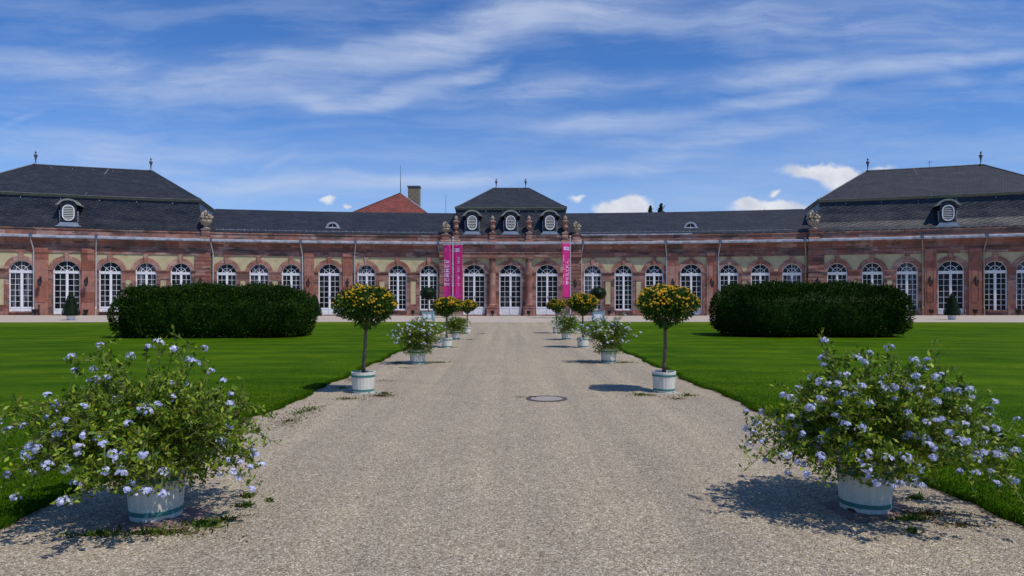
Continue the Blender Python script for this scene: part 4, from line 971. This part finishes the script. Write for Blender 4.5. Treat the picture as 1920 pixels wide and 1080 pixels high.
def lantana(seed, nfl, lean):
    g = np.random.default_rng(seed); ax = (.50, .50, .30); n = 5200
    P, dr, nr = crown_leaves(n, ax, g, .05, 2.0, .09, .24, lf=6.0, upb=-.1)
    cz = 1.53; P[:, 2] -= np.where(P[:, 2] < 0, .12*np.exp(-(np.hypot(P[:, 0], P[:, 1])/.16)**2), 0) ; C = np.array((lean, 0, cz)); P += C
    V = leaflets(P, g, g.uniform(.04, .09, n), .8, dr)
    fo = np_mesh('lantana_foliage', V, 4, M_lant); fo = join('lantana_foliage', fo, core(ax, 2.0, .70, 18, 10), tuple(C))
    Pf, _, nf = crown_leaves(nfl*5, ax, g, .05, 2.0, .0, .24, lf=6.0); k = ((nf[:, 2] + g.normal(0, .45, len(nf))) > -.05) & ((nz(Pf, 11.0, 1.0) + g.normal(0, .30, len(nf))) > -.02); Pf = Pf[k][:nfl]; nf = nf[k][:nfl]
    Pf = Pf * 1.03 + C; Fv = florets(Pf, nf, g, .021, 16, .0105, 4)
    tr = MB(); tr.tube([(0, 0, .30), (.004+lean*.1, .01, .55), (lean*.35+.012, 0, .80), (lean*.7-.004, .008, 1.0), (lean, 0, 1.20), (lean, 0, 1.32)], [.038, .032, .030, .028, .030, .022], 10)
    for k in range(9):
        a = 2*pi*k/9 + .3; tr.tube([(lean, 0, 1.16), (lean+.10*cos(a), .10*sin(a), 1.26), (lean+.30*cos(a), .30*sin(a), 1.42)], [.014, .011, .005], 5)
    return fo, np_mesh('blossoms', Fv, 4, M_lantfl), tr.mesh('trunk', M_bark, True)
LA = lantana(7, 210, .06); LB = lantana(8, 400, .03)
def lant_thing(ms, label, loc, rz=0, sc=1.0):
    t = thing('potted_lantana', label, 'potted tree', loc, rz, 'standard lantana trees in white tubs', (sc, sc, sc)); add_tub(t)
    link('crown', ms[0], (0,0,0), 0, t); link('blossoms', ms[1], (0,0,0), 0, t); link('trunk', ms[2], (0,0,0), 0, t); return t
ta = lant_thing(LA, 'nearest standard lantana left of the path, scattered yellow flowers over a green ball crown', gp(681, 736))
tb = lant_thing(LB, 'nearest standard lantana right of the path, its ball crown thick with orange-yellow flowers', gp(1245, 735))
copy_thing(tb, gp(838, 652), 2.1, 'orange flowered lantana standing in front of the left magenta banner', .92)
copy_thing(tb, gp(1093, 652), 4.0, 'orange flowered lantana right of the right magenta banner, in front of the wall', .98)
copy_thing(tb, gp(876, 626), 1.0, 'smallest farthest lantana left of the path, in front of the left middle door', .86)
copy_thing(tb, gp(1043, 625), 5.2, 'smallest farthest lantana right of the path, in front of the right middle door', .88)
# slabs under the nearest tubs
for (px, py), m_, lb, w in (((300, 972), M_slab, 'reddish stone slab under the nearest left tub', .30), ((1640, 958), M_slab, 'reddish stone slab under the nearest right tub', .32), ((690, 737), M_slab2, 'pale stone slab under the tub of the near left lantana', .27), ((1248, 736), M_slab2, 'pale stone slab under the tub of the near right lantana', .24)):
    q = gp(px, py); mb = MB(); rr = random.Random(px); pts = [(w*(1+rr.uniform(-.05, .05))*sx, w*(1+rr.uniform(-.05, .05))*sy) for sx, sy in ((-1,-.8), (1,-.8), (1,.8), (-1,.8))]
    mb.add([(x, y, 0) for x, y in pts] + [(x*.98, y*.98, .012) for x, y in pts], [(4,5,6,7), (0,1,5,4), (1,2,6,5), (2,3,7,6), (3,0,4,7)])
    o = link('stone_slab', mb.mesh('stone_slab', m_), (q[0], q[1], -.009), .1); tag(o, lb, 'slab', 'stone slabs under the tubs')
# manhole
q = gp(1025, 748); mh = thing('manhole_cover', 'round concrete manhole cover with a dark iron ring in the gravel path', 'manhole cover', (q[0], q[1], .004))
mb = MB(); mb.lathe([(.26, -.01), (.335, -.01), (.335, .004), (.262, .006)], 40, cap=False); link('ring', mb.mesh('ring', M_rust), (0,0,0), 0, mh)
mb = MB(); mb.lathe([(.001, .004), (.258, .004), (.258, -.01), (.001, -.01)], 40); link('lid', mb.mesh('lid', M_concrete), (0,0,0), 0, mh)

# clipped box cones and ball trees by the palace
g = np.random.default_rng(77)
def cone_mesh():
    n = 7000; t = g.uniform(0, 1, n) ** .62; t = 1 - t; a = g.uniform(0, 2*pi, n)    # t = height fraction
    r = .58 * (1-t) ** .85 * (1 - .25*np.clip(.12 - t, 0, 1)/.12) + .02; z = .30 + 1.72*t
    P = np.stack([r*np.cos(a), r*np.sin(a), z], 1) + g.normal(0, .018, (n, 3)); d = np.stack([np.cos(a), np.sin(a), np.full(n, .5)], 1)
    me = np_mesh('cone_foliage', leaflets(P, g, g.uniform(.03, .06, n), .8, d), 4, M_box)
    mb = MB(); mb.lathe([(.40, .30), (.50, .42), (.40, .8), (.26, 1.3), (.10, 1.8), (.02, 1.95)], 14); return join('cone_foliage', me, mb)
conef = cone_mesh()
q_ = MB(); q_.lathe([(.24, 0), (.26, .06), (.29, .30), (.33, .33), (.34, .40), (.30, .40), (.28, .34), (.01, .34)], 24); cpot = q_.mesh('pot', M_white, True)
ct_ = thing('potted_box_cone', 'clipped dark box cone in a white pot in front of the left pavilion door', 'potted shrub', gp(133, 600), 0, 'clipped box cones in white pots')
link('foliage', conef, (0,0,.02), 0, ct_); link('pot', cpot, (0,0,0), 0, ct_)
copy_thing(ct_, gp(1785, 599), 1.1, 'clipped dark box cone in a white pot in front of the right pavilion door', .97)
copy_thing(ct_, gp(590, 600), 2.2, 'clipped dark box cone almost hidden behind the right end of the left hedge', 1.0)
n = 5200; P, dr, nr = crown_leaves(n, (.60, .60, .46), g, .05, 2.0, .05, .03, lf=4.0)
P[:, 2] += 2.05; ballf = join('ball_foliage', np_mesh('ball', leaflets(P, g, g.uniform(.03, .06, n), .8, dr), 4, M_box), core((.60, .60, .46), 2, .88, 16, 10), (0, 0, 2.05))
tk = MB(); tk.tube([(0, 0, .62), (.01, 0, 1.2), (0, 0, 1.7)], [.035, .03, .028], 8); tkme = tk.mesh('trunk', M_bark, True)
bx = MB()
for sx in (-1, 1):
    for sy in (-1, 1): bx.box(sx*.38-.04, sx*.38+.04, sy*.38-.04, sy*.38+.04, 0, .80)
    bx.box(sx*.38-.028, sx*.38+.028, -.34, .34, .17, .24); bx.box(sx*.38-.028, sx*.38+.028, -.34, .34, .66, .73)
    bx.box(-.34, .34, sx*.38-.028, sx*.38+.028, .17, .24); bx.box(-.34, .34, sx*.38-.028, sx*.38+.028, .66, .73)
M_teal2 = plain('grey_teal_paint', (.16, .30, .31), .5, var=.12); bxme = bx.mesh('frame', M_teal2)
pn = MB(); pn.box(-.34, .34, -.365, .365, .24, .66); pn.box(-.365, -.34, -.34, .34, .24, .66); pn.box(.34, .365, -.34, .34, .24, .66); pnme = pn.mesh('side_panels', M_white)
bt = thing('planter_box_tree', 'dark ball-clipped tree in a white planter box, left of the left banner', 'potted tree', gp(803, 603), 0, 'ball trees in white planter boxes')
link('crown', ballf, (0,0,0), 0, bt); link('trunk', tkme, (0,0,0), 0, bt); bf_ = link('planter_box', bxme, (0,0,0), 0, bt); link('side_panels', pnme, (0,0,0), 0, bf_); link('soil', MB().box(-.33, .33, -.33, .33, .55, .665).mesh('soil', M_soil), (0,0,0), 0, bf_)
copy_thing(bt, gp(1121.5, 603), 0, 'dark ball-clipped tree in a white planter box, right of the right banner', 1.0)

# ------------------------------------------------------------------ flagpoles and banners
def text_mesh(s, size):
    cu = bpy.data.curves.new('t', 'FONT'); cu.body = s; cu.size = size; cu.align_x = 'LEFT'; cu.resolution_u = 2; cu.offset = size*.018
    o = bpy.data.objects.new('t', cu); COL.objects.link(o); dg = bpy.context.evaluated_depsgraph_get(); dg.update()
    me = bpy.data.meshes.new_from_object(o.evaluated_get(dg)); bpy.data.objects.remove(o)
    vs = [tuple(v.co) for v in me.vertices]; fs = [tuple(p.vertices) for p in me.polygons]; bpy.data.meshes.remove(me)
    return vs, fs
def banner(px, py_top, py_bot, wid, ang, folds, poleside, label, label2, D):
    x = (px-CX)/F*D; zt = zz(py_top, D); zb = zz(py_bot, D); g0 = gz(x, D)
    pole = thing('flagpole', label2, 'flagpole', (x, D, g0)); mb = MB()
    mb.tube([(0, 0, 0), (0, 0, zt+.55)], [.06, .045], 10); mb.ball((0, 0, zt+.62), .09, 8, 6); link('pole', mb.mesh('pole', M_pipe), (0,0,0), 0, pole)
    mb = MB(); mb.tube([(-poleside*wid*.5*cos(ang)*1.05, .06-poleside*wid*.5*sin(ang)*1.05, zt+.03), (poleside*wid*.55*cos(ang), .06+poleside*wid*.55*sin(ang), zt+.03)], .02, 6); mb.box(-.06, .06, -.05, .12, zt-.05, zt+.1); link('arm', mb.mesh('arm', M_pipe), (0,0,0), 0, pole)
    ban = thing('banner', label, 'banner', (x, D + .10, zb), ang)
    hgt = zt - zb
    def S(u, v, off=0):      # u across 0..1, v down->up 0..1 : cloth surface with folds
        xx = (u-.5)*wid; yy = folds(u, v); e = 1e-3; dy = (folds(u+e, v)-folds(u-e, v)) / (2*e*wid); nl = sqrt(1+dy*dy)
        return (xx + off*dy/nl, yy - off/nl, v*hgt + .05*sin(u*pi)*(v-1))
    mb = MB(); nu, nv = 26, 30; vs = []
    for k in (0.006, -.006):
        for i in range(nu+1):
            for j in range(nv+1): vs.append(S(i/nu, j/nv, k))
    n1 = (nu+1)*(nv+1); w_ = nv+1
    fs = [(i*w_+j, (i+1)*w_+j, (i+1)*w_+j+1, i*w_+j+1) for i in range(nu) for j in range(nv)]; fs += [tuple(n1+q for q in reversed(f)) for f in fs]
    for i in range(nu): fs += [(i*w_, (i+1)*w_, n1+(i+1)*w_, n1+i*w_), (i*w_+nv, (i+1)*w_+nv, n1+(i+1)*w_+nv, n1+i*w_+nv)]
    for j in range(nv): fs += [(j, j+1, n1+j+1, n1+j), (nu*w_+j, nu*w_+j+1, n1+nu*w_+j+1, n1+nu*w_+j)]
    mb.add(vs, fs); link('cloth', mb.mesh('cloth', M_banner, True), (0,0,0), 0, ban)
    tx = MB(); bl = MB()
    def put(s, size, u0, v0, length, mirror, under=0):
        n = len(s); step = length / n; kf = hgt / wid
        for q, ch in enumerate(s):
            if ch == ' ': continue
            vs, fs = text_mesh(ch, 1.0); xs = [v[0] for v in vs]; cw = max(xs) - min(xs)
            sc_ = min(step*.78 / max(cw, .45), size*1.2/kf); va = v0 + step*(q+.5) - cw*sc_/2
            tx.add([S(u0 + (b_*size if mirror else (.72-b_)*size), va + (a-min(xs))*sc_, .012) for (a, b_, c_) in vs], fs)
        if under:
            wds = len(s); step = length / wds
            for q in range(wds):
                va, vb = v0 + step*(q+.08), v0 + step*(q+.86); ua = u0 - .055 if mirror else u0 + .72*size + .035
                tx.add([S(ua, va, .012), S(ua+.022, va, .012), S(ua+.022, vb, .012), S(ua, vb, .012)], [(0,1,2,3)])
    return ban, tx, bl, put, S
fL = lambda u, v: .16*math.exp(-((u-.52)/.07)**2) + .05*sin(u*9 + v*2) + .03*sin(v*7)
ban, tx, bl, put, S = banner(849, 459, 561, 1.66, .04, fL, 1, 'left magenta festival banner seen from behind, its white lettering mirrored', 'slim grey flagpole carrying the left magenta banner', 60.0)
put('SOMMER', .30, .10, .24, .50, True, 1); put('MOZART', .20, .42, .24, .45, True, 0); put('15.-20. JULI 2014', .15, .76, .24, .54, True)
for q in range(3): tx.add([S(.12, .885+q*.022, .012), S(.40, .885+q*.022, .012), S(.40, .893+q*.022, .012), S(.12, .893+q*.022, .012)], [(0,1,2,3)])
for k in range(6): tx.add([S(.52+.055*k, .875, .012), S(.52+.055*(k+1), .875, .012), S(.52+.055*(k+1), .935, .012), S(.52+.055*k, .935, .012)], [(0,1,2,3)])
link('lettering', tx.mesh('lettering', M_bannertext), (0,0,0), 0, ban)
def logo(bl, S, u0, u1, v0, v1):
    n = 4
    for k in range(n):
        a = u0 + (u1-u0)*(k+.2)/n; b_ = u0 + (u1-u0)*(k+.75)/n
        for va, vb in (((v0, v1),) if k % 2 else ((v0, v0+(v1-v0)*.3), (v0+(v1-v0)*.65, v1))): bl.add([S(a, va, .018), S(b_, va, .018), S(b_, vb, .018), S(a, vb, .018)], [(0,1,2,3)])
logo(bl, S, .55, .84, .888, .922)
for k in range(14):                                # violet arcs at the foot of the cloth
    a = k/14; b_ = (k+1)/14; f = lambda u: .15 - .10*sin(u*pi) * 1.0
    bl.add([S(a, f(a), .012), S(b_, f(b_), .012), S(b_, f(b_)+.012, .012), S(a, f(a)+.012, .012)], [(0,1,2,3)])
bl.add([S(.46, .01, .012), S(.60, .01, .012), S(.60, .07, .012), S(.46, .09, .012)], [(0,1,2,3)])
link('logo', bl.mesh('logo', M_bannerblue), (0,0,0), 0, ban)
fR = lambda u, v: .06*sin(u*7 + 1) + .08*sin(v*4.2) * (u-.2)
ban, tx, bl, put, S = banner(1069.3, 457, 558, 1.35, .95, fR, -1, 'right magenta festival banner turned nearly edge-on, with white lettering', 'slim grey flagpole carrying the right magenta banner', 60.0)
ban.location.x += -.32; ban.location.y += -.50
put('15.-20. JULI 2014', .15, .08, .24, .54, True); put('MOZART', .30, .33, .24, .45, True, 0); put('SOMMER', .30, .66, .24, .50, True, 0)
for k in range(4): tx.add([S(.16+.14*k, .875, .012), S(.16+.14*(k+1), .875, .012), S(.16+.14*(k+1), .935, .012), S(.16+.14*k, .935, .012)], [(0,1,2,3)])
link('lettering', tx.mesh('lettering', M_bannertext), (0,0,0), 0, ban)
logo(bl, S, .2, .68, .888, .922); bl.add([S(.3, .02, .012), S(.5, .02, .012), S(.72, .14, .012), S(.6, .14, .012)], [(0,1,2,3)])
link('logo', bl.mesh('logo', M_bannerblue), (0,0,0), 0, ban)

# ------------------------------------------------------------------ trees behind the right wing
def far_tree(px, pytop, D, label, seed, wtop, hcr):
    g = np.random.default_rng(seed); x = (px-CX)/F*D; ht = zz(pytop, D); t = thing('tree', label, 'tree', (x, D, 0), 0, 'trees behind the right wing')
    mb = MB(); mb.tube([(0, 0, 0), (.1, 0, ht*.5), (0, 0, ht*.97)], [.3, .2, .04], 8)
    for k in range(14):
        z = ht - hcr*g.uniform(.1, 1); a = g.uniform(0, 2*pi); mb.tube([(0, 0, z-.4), (wtop*.8*cos(a), wtop*.8*sin(a), z+.2)], [.06, .02], 5)
    link('trunk', mb.mesh('trunk', M_bark), (0,0,0), 0, t)
    P = []
    for k in range(40):
        f = (k/39) ** .8; z = ht - .12 - hcr*f; rr = wtop * (.10 + 1.3*f); a = g.uniform(0, 2*pi); q = rr*g.uniform(.1, .9)
        c = np.array((q*cos(a), q*sin(a), z)); P.append(c + rand_unit(260, g) * (g.uniform(0, 1, (260, 1)) ** .4) * np.array((.45, .45, .40)) * (.35 + .9*f))
    P = np.concatenate(P); V = leaflets(P, g, g.uniform(.08, .18, len(P)), 1.0, np.tile((0, 0, .3), (len(P), 1)))
    link('crown', np_mesh('crown', V, 4, M_hedge), (0,0,0), 0, t)
far_tree(1219.5, 386, 100, 'smaller left one of the two dark treetops showing above the right wing roof', 5, .55, 3.5)
far_tree(1239.5, 382, 100, 'taller right one of the two dark treetops showing above the right wing roof', 6, .85, 3.5)

# ------------------------------------------------------------------ sky, sun, camera
w = bpy.data.worlds.new('World'); scene.world = w; w.use_nodes = True; nt = w.node_tree; L = nt.links
bg = nt.nodes['Background']; bg.inputs[1].default_value = .108
sky = nd(nt, 'ShaderNodeTexSky', sky_type='NISHITA'); sky.sun_disc = False
SUN_EL, SUN_AZ = radians(59), atan2(.80, -.60); sky.sun_elevation = SUN_EL; sky.sun_rotation = SUN_AZ; sky.air_density = 1.0; sky.dust_density = .3; sky.ozone_density = 3.0; sky.altitude = 100
d_ = coords(nt, 'Generated'); sp = nd(nt, 'ShaderNodeSeparateXYZ'); L.new(d_, sp.inputs[0])
yv = math_(nt, 'MAXIMUM', sp.outputs[1], .12)
uu = math_(nt, 'DIVIDE', sp.outputs[0], yv); vv = math_(nt, 'DIVIDE', sp.outputs[2], yv)
cb = nd(nt, 'ShaderNodeCombineXYZ'); L.new(uu, cb.inputs[0]); L.new(vv, cb.inputs[1]); P0 = cb.outputs[0]
def nvec(vec, scale, detail, amp):
    n = nd(nt, 'ShaderNodeTexNoise'); n.inputs['Scale'].default_value = scale; n.inputs['Detail'].default_value = detail; L.new(vec, n.inputs['Vector'])
    s1 = nd(nt, 'ShaderNodeVectorMath', operation='SUBTRACT'); L.new(n.outputs['Color'], s1.inputs[0]); s1.inputs[1].default_value = (.5, .5, .5)
    s2 = nd(nt, 'ShaderNodeVectorMath', operation='MULTIPLY'); L.new(s1.outputs[0], s2.inputs[0]); s2.inputs[1].default_value = amp
    a = nd(nt, 'ShaderNodeVectorMath', operation='ADD'); L.new(vec, a.inputs[0]); L.new(s2.outputs[0], a.inputs[1]); return a.outputs[0]
Pw = nvec(nvec(P0, 2.2, 3, (.20, .06, 0)), 9.0, 4, (.07, .022, 0))
def ell(P, x, y, lx, ly, ang, inten, hard=0.0):
    m = nd(nt, 'ShaderNodeMapping', vector_type='TEXTURE'); L.new(P, m.inputs[0]); m.inputs['Location'].default_value = ((x-CX)/F, (HY-y)/F, 0)
    m.inputs['Rotation'].default_value = (0, 0, radians(ang)); m.inputs['Scale'].default_value = (lx/F, ly/F, 1)
    l_ = nd(nt, 'ShaderNodeVectorMath', operation='LENGTH'); L.new(m.outputs[0], l_.inputs[0])
    return mapr(nt, l_.outputs['Value'], 1.0, hard, 0, inten)
streaks = [(250, 150, 420, 75, -2, .60), (600, 120, 330, 62, 6, .55), (880, 60, 330, 60, 14, .85), (1060, 30, 300, 60, 4, .75), (1350, 30, 380, 60, -3, .50), (1700, 60, 360, 70, 4, .42),
           (590, 190, 70, 24, -22, .75), (760, 172, 220, 32, 17, .75), (880, 135, 110, 24, 14, .55), (640, 175, 240, 50, 0, .35),
           (1160, 222, 230, 30, 5, .85), (1440, 185, 260, 20, 9, .75), (1500, 138, 330, 34, 3, .75), (1780, 120, 240, 24, 6, .5), (1060, 165, 330, 42, 4, .50), (1330, 245, 300, 34, 9, .35),
           (120, 275, 330, 50, -3, .62), (330, 300, 330, 45, 3, .45), (560, 345, 330, 34, 2, .65), (860, 333, 300, 24, 3, .68), (1130, 318, 230, 20, 5, .42), (1340, 262, 250, 26, 12, .40), (560, 305, 60, 14, 20, .4),
           (1770, 158, 110, 16, 5, .42), (60, 220, 90, 10, 22, .35), (250, 330, 300, 40, 0, .35), (600, 240, 240, 12, 3, .25), (1900, 150, 90, 18, 8, .35), (100, 110, 260, 30, 0, .22)]
acc = None
for s_ in streaks:
    e = ell(Pw, *s_); acc = e if acc is None else math_(nt, 'ADD', acc, e)
fib = nd(nt, 'ShaderNodeTexNoise'); L.new(mapping(nt, Pw, rot=(0, 0, radians(-7)), sc=(2.6, 17, 1)), fib.inputs['Vector']); fib.inputs['Scale'].default_value = 1.3; fib.inputs['Detail'].default_value = 7; fib.inputs['Roughness'].default_value = .62
fib2 = nd(nt, 'ShaderNodeTexNoise'); L.new(mapping(nt, Pw, rot=(0, 0, radians(4)), sc=(7, 15, 1)), fib2.inputs['Vector']); fib2.inputs['Scale'].default_value = 1.0; fib2.inputs['Detail'].default_value = 6
fib3 = nd(nt, 'ShaderNodeTexNoise'); L.new(mapping(nt, Pw, rot=(0, 0, radians(-12)), sc=(9, 70, 1)), fib3.inputs['Vector']); fib3.inputs['Scale'].default_value = 1.0; fib3.inputs['Detail'].default_value = 8; fib3.inputs['Roughness'].default_value = .7
tex = math_(nt, 'MULTIPLY', mapr(nt, fib3.outputs['Fac'], .30, .70, .72, 1.25, 'LINEAR'), math_(nt, 'MULTIPLY', mapr(nt, fib.outputs['Fac'], .28, .72, .30, 1.15), mapr(nt, fib2.outputs['Fac'], .3, .7, .6, 1.1)))
cir = math_(nt, 'MULTIPLY', acc, tex)
veil = math_(nt, 'MULTIPLY', mapr(nt, fib.outputs['Fac'], .38, .68), .20)
cir = math_(nt, 'ADD', cir, veil); cir = math_(nt, 'ADD', cir, mapr(nt, vv, .08, .32, .34, 0.0))
cir = math_(nt, 'SUBTRACT', 1.0, math_(nt, 'EXPONENT', math_(nt, 'MULTIPLY', cir, -1.15)))
# cumulus low over the roofs
Pc = nvec(nvec(P0, 14.0, 4, (.04, .02, 0)), 40.0, 6, (.024, .022, 0))
cum = None
for s_ in [(1168, 392, 76, 30, 0, 1.5), (1180, 380, 40, 18, 0, .8), (1540, 322, 115, 22, -3, 1.3), (1590, 342, 66, 27, 0, 1.2), (1440, 386, 110, 17, 0, 1.3), (1395, 375, 40, 9, 0, .9), (1083, 371, 24, 10, 0, .8), (1045, 382, 12, 6, 0, .5), (613, 376, 22, 9, 0, .9), (648, 383, 14, 8, 0, .8), (620, 398, 40, 6, 0, .9), (1455, 359, 28, 10, 8, .9), (1650, 315, 34, 10, 0, .6)]:
    e = ell(Pc, *s_); cum = e if cum is None else math_(nt, 'ADD', cum, e)
cumf = mapr(nt, cum, .05, .85)
front = mapr(nt, sp.outputs[1], .10, .22)
cir = math_(nt, 'MULTIPLY', cir, front); cumf = math_(nt, 'MULTIPLY', cumf, front)
skyc = sky.outputs[0]
skyc = mix(nt, 1.0, skyc, (.53, .93, 1.48), 'MULTIPLY')
c1 = mix(nt, cir, skyc, (5.9, 6.9, 9.0))
puff = nd(nt, 'ShaderNodeTexNoise'); L.new(P0, puff.inputs['Vector']); puff.inputs['Scale'].default_value = 30; puff.inputs['Detail'].default_value = 5
cc_ = ramp(nt, puff.outputs['Fac'], [(.3, (.78, .82, .90)), (.65, (1.05, 1.06, 1.08))]); cc_ = mix(nt, 1.0, cc_, (8.3, 8.4, 8.9), 'MULTIPLY')
c2 = mix(nt, math_(nt, 'MULTIPLY', cumf, .97), c1, cc_)
L.new(c2, bg.inputs[0])

sl_ = bpy.data.lights.new('sun', 'SUN'); sl_.energy = 4.5; sl_.angle = radians(.55); sl_.color = (1.0, .95, .87)
so = bpy.data.objects.new('sun', sl_); COL.objects.link(so)
from mathutils import Vector
dv = Vector((sin(SUN_AZ)*cos(SUN_EL), cos(SUN_AZ)*cos(SUN_EL), sin(SUN_EL))); so.rotation_euler = dv.to_track_quat('Z', 'Y').to_euler(); so.location = (20, -20, 60)

cam = bpy.data.cameras.new('camera'); co = bpy.data.objects.new('camera', cam); COL.objects.link(co); scene.camera = co
co.location = (0, 0, H); co.rotation_euler = (radians(90), 0, 0); cam.sensor_width = 36; cam.lens = 24; cam.clip_start = .05; cam.clip_end = 6000
cam.shift_x = 3/1920; cam.shift_y = 22/1920
scene.render.engine = 'CYCLES'
scene.view_settings.view_transform = 'Standard'; scene.view_settings.look = 'None'; scene.view_settings.gamma = 1; scene.view_settings.exposure = -.27
scene.render.resolution_x = 1024; scene.render.resolution_y = 576
